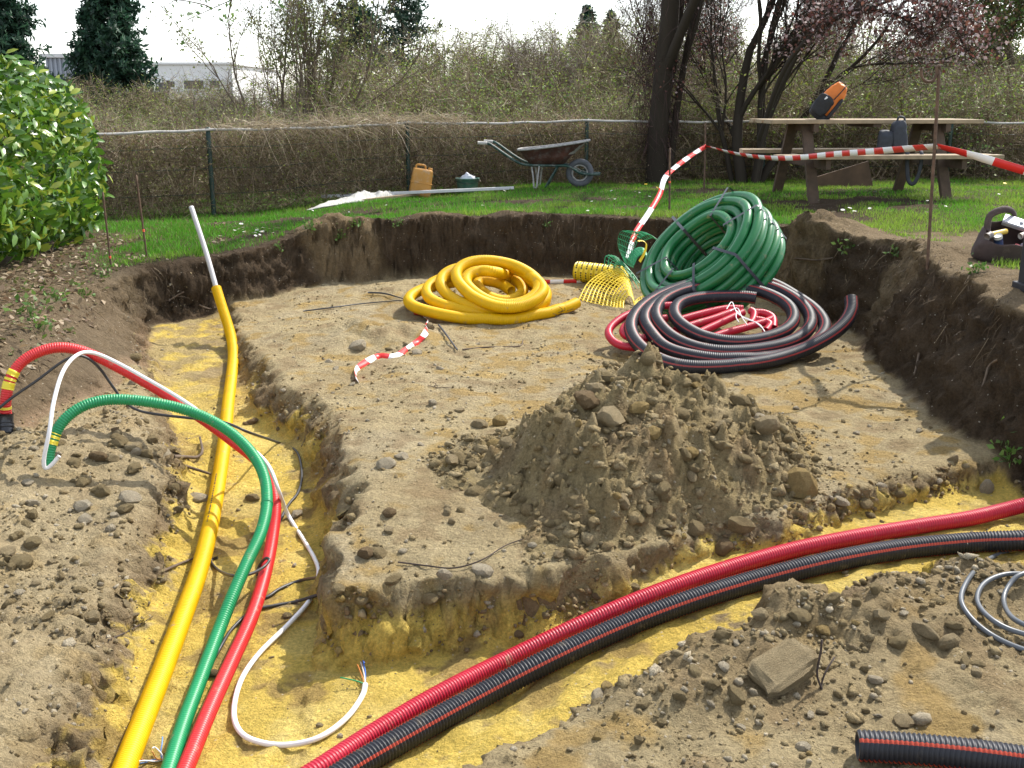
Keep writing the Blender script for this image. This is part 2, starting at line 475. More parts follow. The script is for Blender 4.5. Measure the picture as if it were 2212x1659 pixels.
def terrain(x, y, full=False):
    x = np.asarray(x, float); y = np.asarray(y, float)
    num = 0; den = 0
    for lx, ly, lz in LAWN:
        w = 1.0 / ((x - lx) ** 2 + (y - ly) ** 2 + 0.15) ** 2
        num = num + w * lz; den = den + w
    lawn = num / den
    # the land behind the fence rises in an overgrown bank
    far = np.clip(y - 16.0 - 0.12 * np.abs(x - 1), 0, 60)
    lawn = lawn + (0.15 + 0.6 * sstep(-0.22, 0.02, x / np.maximum(y, 1.0))) * sstep(0, 9, far) + 0.006 * far
    lawn = lawn + 0.02 * fbm(x, y, 3.1, 0.8, 3)
    sd = poly_sd(x, y, PIT)
    near = sstep(14, 11, y)
    sd = sd + (0.08 * noise3(x * 1.9, y * 1.9, 0.3) + 0.035 * noise3(x * 4, y * 4, 2.2) + 0.008 * noise3(x * 14, y * 14, 4.4)) * near
    left = sstep(-2.0, -2.4, x) * sstep(8.0, 7.2, y)
    right = sstep(1.7, 2.2, x) * sstep(8.5, 7.5, y)
    ww = 0.15 + 0.30 * left + 0.17 * right
    # spoil and crumbled soil at the lip
    spoil = (0.11 * gauss(x, y, -1.55, 9.45, .38, .22) + 0.06 * gauss(x, y, -.75, 9.85, .3, .14) + 0.13 * gauss(x, y, 2.35, 8.55, .42, .3)
             + 0.08 * gauss(x, y, 2.75, 7.1, .3, .45) + 0.05 * gauss(x, y, .05, 9.95, .3, .15) + 0.06 * gauss(x, y, 2.85, 5.9, .3, .5))
    spoil = spoil * (1 + 0.8 * fbm(x, y, 7.7, 3.0, 3))
    floor = -0.05 * sstep(4.6, 3.4, y) + 0.10 * gauss(x, y, -1.0, 7.35, .42, .3) * (1 + .5 * fbm(x, y, 1.2, 5, 3)) + 0.04 * gauss(x, y, -.2, 9.2, .8, .3)
    floor = floor - 0.08 * sstep(-0.9, -1.4, x) * sstep(5.2, 4.0, y)
    floor = floor + 0.10 * sstep(-1.7, -2.4, x) * sstep(6.0, 4.4, y)
    floor = floor + (0.13 * gauss(x, y, 1.05, 3.20, .45, .15) + 0.09 * gauss(x, y, .60, 2.88, .28, .16) + 0.07 * gauss(x, y, 1.65, 3.52, .4, .14)) * (1 + .7 * fbm(x, y, 4.1, 4.5, 3))
    floor = floor + 0.03 * fbm(x, y, 5.5, 1.3, 3) + 0.06 * sstep(8.2, 9.3, y)
    s = np.clip(sd / ww, 0, 1)
    prof = np.where(s < 0.12, s / 0.12 * 0.05, 0.05 + (s - 0.12) / 0.88 * 0.95)
    prof = np.where(s > 0.9, 0.9 + (s - 0.9) * 1.0 - 0.02 * sstep(0.9, 1, s) + 0.02 * sstep(0.9, 1, s), prof)
    h = floor + (lawn + spoil - floor) * prof
    # trenches cut into the pit floor
    wob = 0.045 * noise3(x * 4, y * 4, 8.8) + 0.02 * noise3(x * 13, y * 13, 1.8)
    xl = np.interp(y, TL_y, TL_l); xr = np.interp(y, TR_y, TR_r)
    din = np.minimum(x - xl + wob, xr - x + wob)
    wl_ = np.where(x < 0.5 * (xl + xr), 0.30, 0.10 + 0.16 * sstep(3.7, 4.5, y) * sstep(7.6, 6.6, y))
    a1 = sstep(-1, 0, din / wl_) * sstep(8.75, 8.45, y)
    h1 = np.interp(y, TZ_y, TZ_z) + 0.012 * fbm(x, y, 2.5, 3.5, 3)
    yf = np.interp(x, FX, FFAR); yn = np.interp(x, NX, FNEAR)
    din2 = np.minimum((yf - y + wob), (y - yn + wob * 1.6))
    wid2 = np.where(y > 0.5 * (yf + yn), 0.13, 0.22)
    a2 = sstep(-1, 0, din2 / wid2) * sstep(-1.45, -1.2, x)
    h2 = np.interp(x, FZ_x, FZ_z) + 0.014 * fbm(x, y, 6.5, 3.5, 3)
    inpit = sstep(0.1, -0.05, sd)
    a1 = a1 * sstep(0.25, 0.0, sd); a2 = a2 * inpit
    ht = np.where(a1 > 0, h * (1 - a1) + np.minimum(h, h1) * a1, h)
    ht = np.where(a2 > 0, np.minimum(ht, h * (1 - a2) + np.minimum(h, h2) * a2), ht)
    if not full: return ht
    return ht, sd, s, a1, a2, spoil, lawn, h

def hz(x, y):
    return float(terrain(np.array([x]), np.array([y]))[0])

def on(px, py, r=0.0):
    """the point of the ground seen at this place of the picture, lifted by r"""
    d = ray(px, py)
    Y = np.concatenate([np.arange(1.8, 12, 0.004), np.arange(12, 30, 0.02)])
    X = d[0] / d[1] * Y; Z = EYE + d[2] / d[1] * Y
    g = terrain(X, Y) + r
    k = np.argmax(Z <= g)
    return np.array([X[k], Y[k], g[k]])

def ons(pts, r=0.0):
    return np.array([on(p[0], p[1], r) for p in pts])

def grow(start, step0, end, k):
    out = []; v = start; st = step0
    while abs(v - start) < abs(end - start):
        v += math.copysign(st, end - start); out.append(v); st *= k
    return out

xs = np.array(sorted(grow(-3.3, .014, -150, 1.07)) + list(np.arange(-3.3, 3.0, 0.0125)) + grow(3.0, .014, 160, 1.07))
ycore = []; yy = 2.05
while yy < 10.2:
    ycore.append(yy); yy += 0.010 + 0.0013 * (yy - 2)
ys = np.array(sorted(grow(2.05, .012, -40, 1.1)) + ycore + grow(10.2, .024, 400, 1.045))
X, Y = np.meshgrid(xs, ys)
Hh, SD, S, A1, A2, SPOIL, LW, HB = terrain(X, Y, True)
nearm = sstep(16, 11, Y) * sstep(-6, -4, X) * sstep(7, 4.5, X)
inside = sstep(0.02, -0.02, SD)
# crumbly relief
rough = fbm(X, Y, Hh * 0 + 1.7, 9, 3, .55)
rough2 = fbm(X, Y, Hh * 0 + 4.7, 30, 2, .6)
clod = np.maximum(0, fbm(X, Y, Hh * 0 + 9.1, 16, 3, .6) - 0.25)
sand = np.clip(np.maximum(A1, A2), 0, 1)
lip = sstep(0.02, 0.6, sand) * sstep(1.0, 0.6, sand)
smoothfloor = inside * (1 - sstep(0.0, .3, sand))
amp = 0.006 + 0.010 * (1 - inside) * sstep(0.5, 0.0, SD) + 0.028 * lip
leftpart = sstep(-1.0, -1.5, X) * sstep(6.2, 5.2, Y) * inside
amp = amp + 0.012 * leftpart * (1 - sand) + 0.01 * sstep(3.9, 3.4, Y) * inside * (1 - sand)
Z = Hh + nearm * (rough * amp + rough2 * (0.0025 + 0.2 * amp) + clod * (0.02 * leftpart * (1 - sand) + 0.06 * lip + 0.03 * np.clip(SPOIL * 8, 0, 1)
                                                         + 0.02 * sstep(3.8, 3.3, Y) * (1 - sand) * inside))
# boot and shovel marks in the sand
mark = np.sin(52 * (X * 0.83 - Y * 0.55) + 2.5 * noise3(X * 3, Y * 3, 1.1))
Z = Z + nearm * sand * sstep(0.8, 1, sand) * 0.008 * mark * sstep(0.05, 0.35, noise3(X * 2.6, Y * 2.6, 6.3))
# clods and hollows pushed sideways out of the steep faces
gy, gx = np.gradient(Z)
dx = np.gradient(xs)[None, :]; dy = np.gradient(ys)[:, None]
sx = gx / dx; sy = gy / dy
nl = np.sqrt(sx ** 2 + sy ** 2 + 1)
steep = sstep(0.6, 1.8, np.sqrt(sx ** 2 + sy ** 2)) * nearm
q = fbm(X, Y, Z * 1.6, 6, 4, .62) * 0.055 + np.maximum(0, fbm(X, Y, Z, 21, 2) - .1) * 0.035 + fbm(X, Y, Z, 42, 2) * 0.012
X2 = X - sx / nl * steep * q; Y2 = Y - sy / nl * steep * q; Z2 = Z + steep * q * 0.3

# colours of the earth
def mixc(a, b, t): return a + (np.array(b) - a) * t[..., None]
pale = np.array([0.42, 0.335, 0.188])
C = np.broadcast_to(pale, X.shape + (3,)).copy()
n_big = fbm(X, Y, X * 0 + 2.2, 1.5, 4); n_mid = fbm(X, Y, X * 0 + 8.2, 4.5, 4)
C = mixc(C, (0.46, 0.38, 0.24), sstep(0.1, 0.6, n_big) * 0.6)
C = mixc(C, (0.40, 0.265, 0.085), sstep(0.05, 0.45, n_mid + 0.5 * gauss(X, Y, 1.2, 5.6, .9, .7) + .35 * gauss(X, Y, .2, 6.8, .9, .6) - .1) * 0.7)
C = mixc(C, (0.27, 0.19, 0.10), sstep(0.15, 0.6, -n_mid) * 0.6)
C = mixc(C, (0.45, 0.36, 0.215), leftpart * 0.6)
ridge = np.clip(gauss(X, Y, 1.05, 3.18, .55, .2) + gauss(X, Y, .6, 2.88, .35, .2) + gauss(X, Y, 1.65, 3.5, .45, .18), 0, 1)
C = mixc(C, (0.29, 0.215, 0.115), ridge * .8)
sandc = np.array([0.72, 0.525, 0.12])
n_hi = fbm(X, Y, X * 0 + 5.1, 16, 3, .6)
sm = sstep(0.55, 0.78, sand + 0.40 * n_mid + 0.30 * n_hi) * inside
sm = np.maximum(sm, sstep(0.2, 0.5, sand) * sstep(3.8, 3.5, Y) * sstep(-0.75, -.5, X) * sstep(.75, .3, X) * sstep(-.3, .3, n_mid + .45) * (Y > 3))
C = mixc(C, sandc, sm)
C = mixc(C, (0.36, 0.25, 0.10), sm * sstep(0.1, 0.35, fbm(X, Y, X * 0 + 3.9, 3, 4) + .25 * n_hi) * 0.8)
C = mixc(C, (0.80, 0.63, 0.21), sm * sstep(0.1, 0.4, fbm(X, Y, X * 0 + 9.9, 2.2, 4) + .2 * n_hi) * 0.6)
C = mixc(C, (0.36, 0.28, 0.165), sm * sstep(5.6, 7.2, Y) * sstep(-.35, .15, n_mid) * .75)
C = mixc(C, (0.20, 0.135, 0.075), lip * (1 - sm) * 0.65)
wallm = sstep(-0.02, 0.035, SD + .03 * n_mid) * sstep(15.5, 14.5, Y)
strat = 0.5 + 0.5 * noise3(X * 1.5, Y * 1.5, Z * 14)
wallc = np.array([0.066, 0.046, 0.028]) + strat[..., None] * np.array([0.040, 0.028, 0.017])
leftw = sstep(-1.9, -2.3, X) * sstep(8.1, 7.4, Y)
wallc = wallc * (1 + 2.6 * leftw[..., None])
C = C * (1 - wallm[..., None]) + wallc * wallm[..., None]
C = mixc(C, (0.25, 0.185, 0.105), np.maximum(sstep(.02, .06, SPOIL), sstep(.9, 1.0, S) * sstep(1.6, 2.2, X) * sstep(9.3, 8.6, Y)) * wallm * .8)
# lawn thatch
bare = 1.25 * fbm(X, Y, X * 0 + 6.1, 1.7, 4) + 0.45 * gauss(X, Y, 3.4, 7.2, .8, .9) + .5 * gauss(X, Y, 3.6, 10.4, .9, .4) + .5 * gauss(X, Y, -1.7, 10.2, .6, .35)
gm = sstep(0.06, 0.2, SD - (0.17 + 0.36 * sstep(1.7, 2.2, X) * sstep(8.9, 8.0, Y) * (1 + .6 * n_mid)) - np.clip(SPOIL, 0, .1) * 1.6 + 0.05 * n_mid)
hedge_soil = sstep(-2.2, -2.5, X + .08 * n_mid) * sstep(8.6, 7.9, Y + 0.5 * (X + 2.9)) + sstep(-3.25, -3.7, X) * sstep(11, 9.5, Y)
gm = gm * (1 - np.clip(hedge_soil, 0, 1)) * sstep(0.65, 0.2, bare)
GM = gm * sstep(16.2, 15.4, Y)
C = mixc(C, (0.085, 0.105, 0.028), GM * 0.85)
C = mixc(C, (0.15, 0.115, 0.07), np.clip(hedge_soil, 0, 1) * sstep(.03, .1, SD) * .8)
C = mixc(C, (0.13, 0.105, 0.06), sstep(15.4, 16.4, Y))
C = np.clip(C, 0.01, 0.9)

ny, nx = X.shape
i = np.arange(ny - 1)[:, None]; j = np.arange(nx - 1)[None, :]
Fq = np.stack([i * nx + j, i * nx + j + 1, (i + 1) * nx + j + 1, (i + 1) * nx + j], -1).reshape(-1, 4)
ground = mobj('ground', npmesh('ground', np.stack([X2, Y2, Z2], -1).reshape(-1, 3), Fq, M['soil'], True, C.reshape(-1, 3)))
tag(ground, 'dug earth pit with sandy trenches inside a lawn', kind='structure')

def zsurf(x, y):
    """height of the finished ground mesh"""
    ix = np.clip(np.searchsorted(xs, x) - 1, 0, nx - 2); iy = np.clip(np.searchsorted(ys, y) - 1, 0, ny - 2)
    fx = (x - xs[ix]) / (xs[ix + 1] - xs[ix]); fy = (y - ys[iy]) / (ys[iy + 1] - ys[iy])
    return (Z2[iy, ix] * (1 - fx) * (1 - fy) + Z2[iy, ix + 1] * fx * (1 - fy) + Z2[iy + 1, ix] * (1 - fx) * fy + Z2[iy + 1, ix + 1] * fx * fy)
def on(px, py, r=0.0):
    d = ray(px, py)
    Yv = np.concatenate([np.arange(1.8, 12, 0.004), np.arange(12, 30, 0.02)])
    Xv = d[0] / d[1] * Yv; Zv = EYE + d[2] / d[1] * Yv
    gv = zsurf(Xv, Yv) + r
    kk = np.argmax(Zv <= gv)
    return np.array([Xv[kk], Yv[kk], gv[kk]])
def gmask(arr, x, y):
    ix = np.clip(np.searchsorted(xs, x), 0, nx - 1); iy = np.clip(np.searchsorted(ys, y), 0, ny - 1)
    return arr[iy, ix]

# ------------------------------------------------------------------ the heap of loose earth
def mound_h(x, y):
    cx, cy = 0.60, 4.72
    u = (x - cx); v = (y - cy)
    r = np.sqrt((u / np.where(u < 0, 0.98, 0.90)) ** 2 + (v / np.where(v < 0, 1.12, 0.62)) ** 2)
    r = r * (1 + 0.26 * noise3(x * 2.0, y * 2.0, 0.7) + 0.10 * noise3(x * 5, y * 5, 3.7))
    rs = np.sqrt(r * r + 0.03) - 0.015
    h = 0.56 * np.where(rs < 1, np.clip(1 - rs, 0, 1) ** 1.35, (1 - rs) * .6)
    shoulder = 0.10 * gauss(x, y, 0.15, 4.45, .25, .2) + 0.07 * gauss(x, y, .95, 4.5, .25) + 0.06 * gauss(x, y, .5, 4.1, .3, .2)
    lipy = np.interp(x, FX, FFAR)
    return (h + shoulder * (r < 1.0) * sstep(1.0, .6, r)) * sstep(-0.02, 0.30, y - lipy - 0.06) - 0.05 * sstep(0.06, -0.04, y - lipy - 0.06)
mx_ = np.arange(-0.65, 1.85, 0.0115); my_ = np.arange(3.55, 5.6, 0.0125)
MX, MY = np.meshgrid(mx_, my_)
MH = mound_h(MX, MY)
MZ = zsurf(MX, MY) * sstep(0.25, 0.0, MH) + 0.0 + MH - 0.015
cl1 = np.maximum(0, fbm(MX, MY, MX * 0 + .4, 7, 3, .55) - .05); cl2 = np.maximum(0, fbm(MX, MY, MX * 0 + 3.4, 17, 3, .6) - .05)
mm = sstep(0.0, .08, MH)
MZ = MZ + mm * (0.11 * cl1 + 0.06 * cl2 + 0.014 * fbm(MX, MY, MX * 0 + 5.5, 40, 2))
MC = np.broadcast_to(np.array([0.335, 0.26, 0.132]), MX.shape + (3,)).copy()
MC = mixc(MC, (0.41, 0.325, 0.185), sstep(0.0, .5, fbm(MX, MY, MX * 0 + 1.9, 5, 4)) * .8)
MC = mixc(MC, (0.27, 0.19, 0.10), sstep(0.1, .6, fbm(MX, MY, MX * 0 + 7.9, 4, 4)) * .7)
my, mx = MX.shape
i = np.arange(my - 1)[:, None]; j = np.arange(mx - 1)[None, :]
Fq = np.stack([i * mx + j, i * mx + j + 1, (i + 1) * mx + j + 1, (i + 1) * mx + j], -1).reshape(-1, 4)
keep = (MH.ravel()[Fq] > -0.04).any(1)
Fq = Fq[keep]
used = np.unique(Fq); remap = np.full(MX.size, -1); remap[used] = np.arange(len(used))
mv = np.stack([MX, MY, MZ], -1).reshape(-1, 3)[used]
mound = empty('soil_mound', (0.6, 4.72, 0.0))
tag(mound, 'heap of loose brown earth and clods in the middle of the dug pit', 'soil heap')
mbody = mobj('earth', npmesh('earth', mv - np.array([0.6, 4.72, 0]), remap[Fq], M['soil'], True, MC.reshape(-1, 3)[used]), mound)

def msurf(x, y):
    z = zsurf(x, y)
    ix = np.clip(((x - mx_[0]) / 0.0115).astype(int), 0, mx - 1); iy = np.clip(((y - my_[0]) / 0.0125).astype(int), 0, my - 1)
    ok = (x > mx_[0]) & (x < mx_[-1]) & (y > my_[0]) & (y < my_[-1]) & (MH[iy, ix] > 0.0)
    return np.where(ok, np.maximum(z, MZ[iy, ix]), z), ok

# ------------------------------------------------------------------ stones and clods
def rock_mesh(name, seed, m, sub=2, sharp=0.25, flatten=0.75, tint=None):
    bm = bmesh.new()
    bmesh.ops.create_icosphere(bm, subdivisions=sub, radius=1.0)
    r = np.random.default_rng(seed)
    planes = [(lambda n: (n / np.linalg.norm(n), r.uniform(0.55, 0.85)))(r.normal(size=3)) for _ in range(9)]
    co = np.array([v.co for v in bm.verts])
    co = co * (1 + 0.22 * noise3(co[:, 0] * 1.3 + seed, co[:, 1] * 1.3, co[:, 2] * 1.3))[:, None]
    for n, d in planes:
        e = co @ n - d
        co = co - np.maximum(e, 0)[:, None] * n * (0.95 if sharp > .2 else 0.6)
    co = co * (1 + (0.08 if sharp > .2 else 0.17) * noise3(co[:, 0] * 3.5 + seed, co[:, 1] * 3.5, co[:, 2] * 3.5) + .05 * noise3(co[:, 0] * 8 + seed, co[:, 1] * 8, co[:, 2] * 8))[:, None]
    co[:, 2] *= flatten; co[:, 1] *= r.uniform(0.7, 1.0)
    for v, c in zip(bm.verts, co): v.co = c
    me = bpy.data.meshes.new(name); bm.to_mesh(me); bm.free()
    me.materials.append(m)
    if False: me.polygons.foreach_set('use_smooth', np.ones(len(me.polygons), bool))
    return me
M['clod'] = soil_mat('clod earth', False, (0.40, 0.31, 0.165), 0.25)
M['stone_pale'] = soil_mat('pale chalk stone', False, (0.70, 0.60, 0.43), 0.0)
M['stone_ochre'] = soil_mat('ochre stone', False, (0.52, 0.375, 0.16), 0.0)
M['stone_grey'] = soil_mat('grey brown stone', False, (0.52, 0.41, 0.24), 0.0)
M['clod_dark'] = soil_mat('dark clod', False, (0.31, 0.22, 0.12), 0.0)
clods = [rock_mesh('clod', 10 + k, M['clod'], 2, 0.1) for k in range(5)]
clods_d = [rock_mesh('clod', 20 + k, M['clod_dark'], 2, 0.1) for k in range(3)]
pales = [rock_mesh('stone', 30 + k, M['stone_pale'], 2, 0.3) for k in range(4)]
greys = [rock_mesh('stone', 40 + k, M['stone_grey'], 2, 0.3) for k in range(4)]
ochres = [rock_mesh('stone', 50 + k, M['stone_ochre'], 2, 0.3) for k in range(3)]

def put_stone(me, p, size, parent, name='stone', rot=None, sink=0.3):
    o = bpy.data.objects.new(name, me)
    o.rotation_euler = rot if rot is not None else (random.uniform(-.4, .4), random.uniform(-.4, .4), random.uniform(0, 6.28))
    k = size if isinstance(size, tuple) else (size * random.uniform(.8, 1.25), size * random.uniform(.8, 1.2), size * random.uniform(.7, 1.0))
    o.scale = k
    off = parent.location if parent is not None else Vector((0, 0, 0))
    o.location = (p[0] - off[0], p[1] - off[1], p[2] + k[2] * 0.75 * (1 - 2 * sink) * 0.8 - off[2])
    return link(o, parent)

def mon(px, py):
    """point of the heap or ground seen there"""
    d = ray(px, py)
    Yv = np.arange(1.8, 12, 0.004)
    Xv = d[0] / d[1] * Yv; Zv = EYE + d[2] / d[1] * Yv
    g, ok = msurf(Xv, Yv)
    k = np.argmax(Zv <= g)
    return np.array([Xv[k], Yv[k], g[k]]), bool(ok[k])

def pxm(p): return 2300.0 / (p[1] * math.cos(PITCH) + (EYE - p[2]) * math.sin(PITCH))

special = [  # px, py, half width, mesh, label
    (1730, 1045, 44, ochres[0], 'large ochre stone standing on the right foot of the earth heap', (1.0, .8, 1.35), .25),
    (2130, 1055, 20, pales[0], 'upright pale stone on the sand below the dark right bank', (.8, .7, 1.5), .2),
]
for px, py, hw, me, lab, k, sk in special:
    p, _ = mon(px, py + hw * 0.5)
    s = hw / pxm(p)
    o = put_stone(me, p, (s * k[0], s * k[1], s * k[2]), None, 'rock', (random.uniform(-.2, .2), .15, random.uniform(0, 1.0)), sk)
    tag(o, lab, 'rock')

def slab(px, py, size, rot, label):
    p, _ = mon(px, py)
    bm = bmesh.new(); bmesh.ops.create_cube(bm, size=1.0)
    bmesh.ops.bevel(bm, geom=list(bm.edges), offset=.14, segments=1, affect='EDGES')
    bmesh.ops.subdivide_edges(bm, edges=list(bm.edges), cuts=3, use_grid_fill=True)
    bmesh.ops.triangulate(bm, faces=list(bm.faces))
    for v in bm.verts:
        c = v.co; k = 1 + .26 * float(noise3(np.array([c.x * 1.7 + 3]), np.array([c.y * 1.7]), np.array([c.z * 1.7]))[0]) + .09 * float(noise3(np.array([c.x * 6]), np.array([c.y * 6]), np.array([c.z * 6]))[0])
        v.co = c * k; v.co.x *= 1 - .25 * c.y; v.co.z *= 1 + .35 * c.x
    o = bmobj('rock', bm, M['stone_grey']); o.scale = size; o.rotation_euler = rot
    o.location = (p[0], p[1], p[2] + size[2] * .12)
    return tag(o, label, 'rock')
slab(1690, 1455, (.19, .115, .075), (R(22), R(-14), R(32)), 'big flat slab of stone in the spoil beside the black striped stub of conduit')
listed = [  # clods and stones one can make out on and around the heap: px, py, half width, set
    (1285, 835, 32, greys), (1270, 875, 34, clods_d), (1320, 900, 44, greys), (1380, 890, 24, ochres), (1400, 780, 24, clods), (1025, 1060, 26, clods),
    (990, 990, 26, clods), (1020, 1005, 20, clods), (1210, 1035, 24, clods), (1345, 1085, 28, greys), (1480, 985, 22, clods), (1560, 960, 20, clods),
    (840, 1105, 20, clods_d), (790, 1195, 22, clods_d), (1500, 1140, 26, clods), (1600, 1130, 34, clods), (1560, 1180, 24, clods_d), (1660, 920, 32, greys),
    (1700, 945, 20, clods), (1640, 910, 16, pales), (1815, 1080, 20, pales), (1650, 960, 14, clods), (1610, 1010, 16, clods), (1500, 1010, 18, clods),
    (1190, 1130, 14, clods), (1105, 1055, 16, clods), (1130, 1080, 13, clods), (1160, 1110, 15, clods), (1240, 1120, 14, clods), (1280, 1130, 18, clods),
    (1400, 1110, 18, clods), (1430, 1060, 20, clods), (1440, 1150, 16, clods), (1180, 1010, 14, clods), (1080, 910, 22, ochres), (1035, 915, 22, greys),
    (995, 885, 14, greys), (1130, 940, 12, clods), (935, 870, 14, pales), (835, 1000, 24, pales), (870, 985, 16, pales), (910, 960, 9, pales),
    (775, 745, 22, pales), (900, 760, 15, pales), (880, 745, 9, greys), (930, 705, 14, greys), (1010, 770, 9, greys), (950, 795, 9, pales),
    (710, 780, 10, pales), (725, 795, 8, pales), (840, 755, 8, clods), (760, 830, 8, pales),
    (430, 1075, 24, pales), (640, 1108, 20, pales), (545, 1075, 18, clods), (180, 1090, 22, pales), (185, 1120, 18, pales), (70, 1085, 16, pales),
    (50, 1210, 32, clods), (15, 1190, 20, greys), (30, 1160, 14, clods), (290, 770, 20, clods), (70, 1170, 22, clods), (220, 1060, 22, clods),
    (290, 965, 24, greys), (240, 990, 18, greys), (160, 1000, 20, clods), (215, 985, 24, clods_d), (330, 950, 18, clods), (350, 900, 14, clods),
    (300, 915, 12, clods), (290, 1010, 20, clods), (130, 955, 14, clods), (180, 1040, 18, clods), (60, 1040, 14, pales), (250, 930, 14, clods_d),
    (380, 1050, 18, clods), (385, 1100, 14, clods), (460, 1455, 16, clods_d), (620, 1330, 12, clods), (545, 910, 14, clods_d), (530, 915, 9, clods_d),
    (1640, 1325, 22, greys), (1560, 1370, 18, clods), (1730, 1330, 26, clods), (1800, 1290, 22, clods), (1850, 1300, 18, clods), (1900, 1330, 24, greys),
    (2050, 1385, 34, greys), (2000, 1360, 30, greys), (1940, 1385, 24, clods), (2060, 1350, 20, clods), (1890, 1270, 20, clods), (1780, 1360, 18, ochres),
    (1500, 1450, 18, clods), (1540, 1480, 22, clods), (1470, 1500, 22, clods), (1390, 1520, 18, clods), (1430, 1560, 16, clods), (1590, 1500, 28, clods),
    (1330, 1545, 14, ochres), (1290, 1590, 18, ochres), (1380, 1600, 16, clods), (1720, 1350, 14, pales), (1640, 1560, 10, pales), (1600, 1570, 14, pales),
    (1840, 1395, 14, greys), (1750, 1545, 12, pales), (1800, 1470, 10, greys), (2080, 1440, 8, pales), (1740, 1400, 12, greys), (1850, 1345, 12, ochres),
    (960, 1240, 22, pales), (1040, 1230, 26, pales), (850, 1250, 20, clods), (930, 1290, 18, clods), (870, 1190, 10, pales), (1150, 1175, 12, pales),
    (1120, 1370, 12, clods_d), (1290, 1290, 14, clods_d), (1180, 1330, 12, clods), (780, 1300, 18, clods), (730, 1270, 20, clods), (1370, 1270, 18, clods),
    (1640, 905, 14, greys), (1720, 880, 10, pales), (1850, 935, 9, pales), (1985, 930, 10, pales), (2060, 990, 14, greys), (2090, 1010, 16, greys),
    (2030, 1040, 10, pales), (1905, 1050, 12, pales), (1870, 1090, 16, clods), (1945, 1070, 14, clods),
]
for px, py, hw, kind in listed:
    p, onm = mon(px, py + hw * .3)
    put_stone(random.choice(kind), p, hw / pxm(p), mound if onm else ground, 'stone' if kind in (pales, greys, ochres) else 'clod')
# more clods scattered on the heap and the banks
def scatter(n, xr, yr, lo, hi, sets, name, cond=None):
    k = 0
    while k < n:
        x = random.uniform(*xr); y = random.uniform(*yr)
        if cond is not None and not cond(x, y): continue
        z, okm = msurf(np.array([x]), np.array([y]))
        s = lo * (hi / lo) ** (random.random() ** 1.8)
        put_stone(random.choice(random.choice(sets)), (x, y, float(z[0])), s, mound if okm[0] else ground, name)
        k += 1
onheap = lambda x, y: 0.03 < float(mound_h(np.array([x]), np.array([y]))[0])
scatter(100, (-.4, 1.6), (3.8, 5.0), .014, .05, [clods, clods, clods, greys, ochres], 'clod', lambda x, y: onheap(x, y) and y < 4.9)
scatter(60, (-2.3, -1.4), (3.3, 5.6), .014, .05, [clods, clods, greys, pales], 'clod', lambda x, y: x < np.interp(y, TL_y, TL_l) - .05)
scatter(45, (.1, 1.9), (2.45, 3.5), .012, .035, [clods, clods, greys, pales, ochres], 'clod', lambda x, y: y < np.interp(x, NX, FNEAR))
scatter(30, (-.6, 1.6), (3.55, 4.3), .012, .04, [clods, clods, greys], 'clod', lambda x, y: y > np.interp(x, FX, FFAR))
scatter(40, (-1.6, 2.2), (4.5, 9.2), .008, .022, [pales, pales, pales, clods], 'stone', lambda x, y: not onheap(x, y))

# crumbs far too many to count
def crumbs(name, n, xr, yr, lo, hi, cols, dens=None, seed=1, surf=None):
    r = np.random.default_rng(seed)
    x = r.uniform(*xr, n); y = r.uniform(*yr, n)
    if dens is not None:
        k = r.random(n) < dens(x, y); x = x[k]; y = y[k]
    z = msurf(x, y)[0]
    m = len(x)
    g_ = (1 + 5 ** .5) / 2
    oct_ = np.array([(-1, g_, 0), (1, g_, 0), (-1, -g_, 0), (1, -g_, 0), (0, -1, g_), (0, 1, g_), (0, -1, -g_), (0, 1, -g_), (g_, 0, -1), (g_, 0, 1), (-g_, 0, -1), (-g_, 0, 1)]) / 1.9
    of = np.array([(0, 11, 5), (0, 5, 1), (0, 1, 7), (0, 7, 10), (0, 10, 11), (1, 5, 9), (5, 11, 4), (11, 10, 2), (10, 7, 6), (7, 1, 8), (3, 9, 4), (3, 4, 2), (3, 2, 6), (3, 6, 8), (3, 8, 9), (4, 9, 5), (2, 4, 11), (6, 2, 10), (8, 6, 7), (9, 8, 1)])
    s = lo * (hi / lo) ** (r.random(m) ** 3.0)
    jit = r.uniform(.55, 1.3, (m, 12, 1)) * r.uniform(.6, 1.25, (m, 1, 3)); an = r.uniform(0, 6.28, m)
    base = oct_[None] * jit * np.array([1, 1, .75])
    ca, sa = np.cos(an)[:, None], np.sin(an)[:, None]
    v = np.stack([base[..., 0] * ca - base[..., 1] * sa, base[..., 0] * sa + base[..., 1] * ca, base[..., 2] + .3 * base[..., 0]], -1) * s[:, None, None]
    v = v + np.stack([x, y, z + s * .25], -1)[:, None, :]
    f = (of[None] + 12 * np.arange(m)[:, None, None]).reshape(-1, 3)
    c = np.array(cols)[r.integers(0, len(cols), m)] * r.uniform(.75, 1.2, (m, 1))
    return mobj(name, npmesh(name, v.reshape(-1, 3), f, M['soil'], False, np.repeat(c, 12, 0)))
soilc = [(.39, .305, .165), (.33, .25, .13), (.44, .35, .20), (.40, .31, .165), (.56, .48, .34)]
def dens(x, y):
    sd = gmask(SD, x, y); sa = gmask(sand, x, y); a2 = gmask(A2, x, y)
    d = np.where(sd < 0, 0.22, 0.0) + np.where((sa > .1) & (sa < .8), .8, 0) + np.where((x < -1.1) & (sa < .1) & (y < 6) & (sd < .1), .6, 0)
    d = d + np.where((y < 3.7) & (x > 0) & (sa < .2), .6, 0) + np.where((mound_h(x, y) > 0), .9, 0)
    clump = noise3(x * 3, y * 3, 1.5)
    return np.clip(d * np.where(sa > .8, .35, 1) * (.5 + 1.2 * clump), 0, 1)
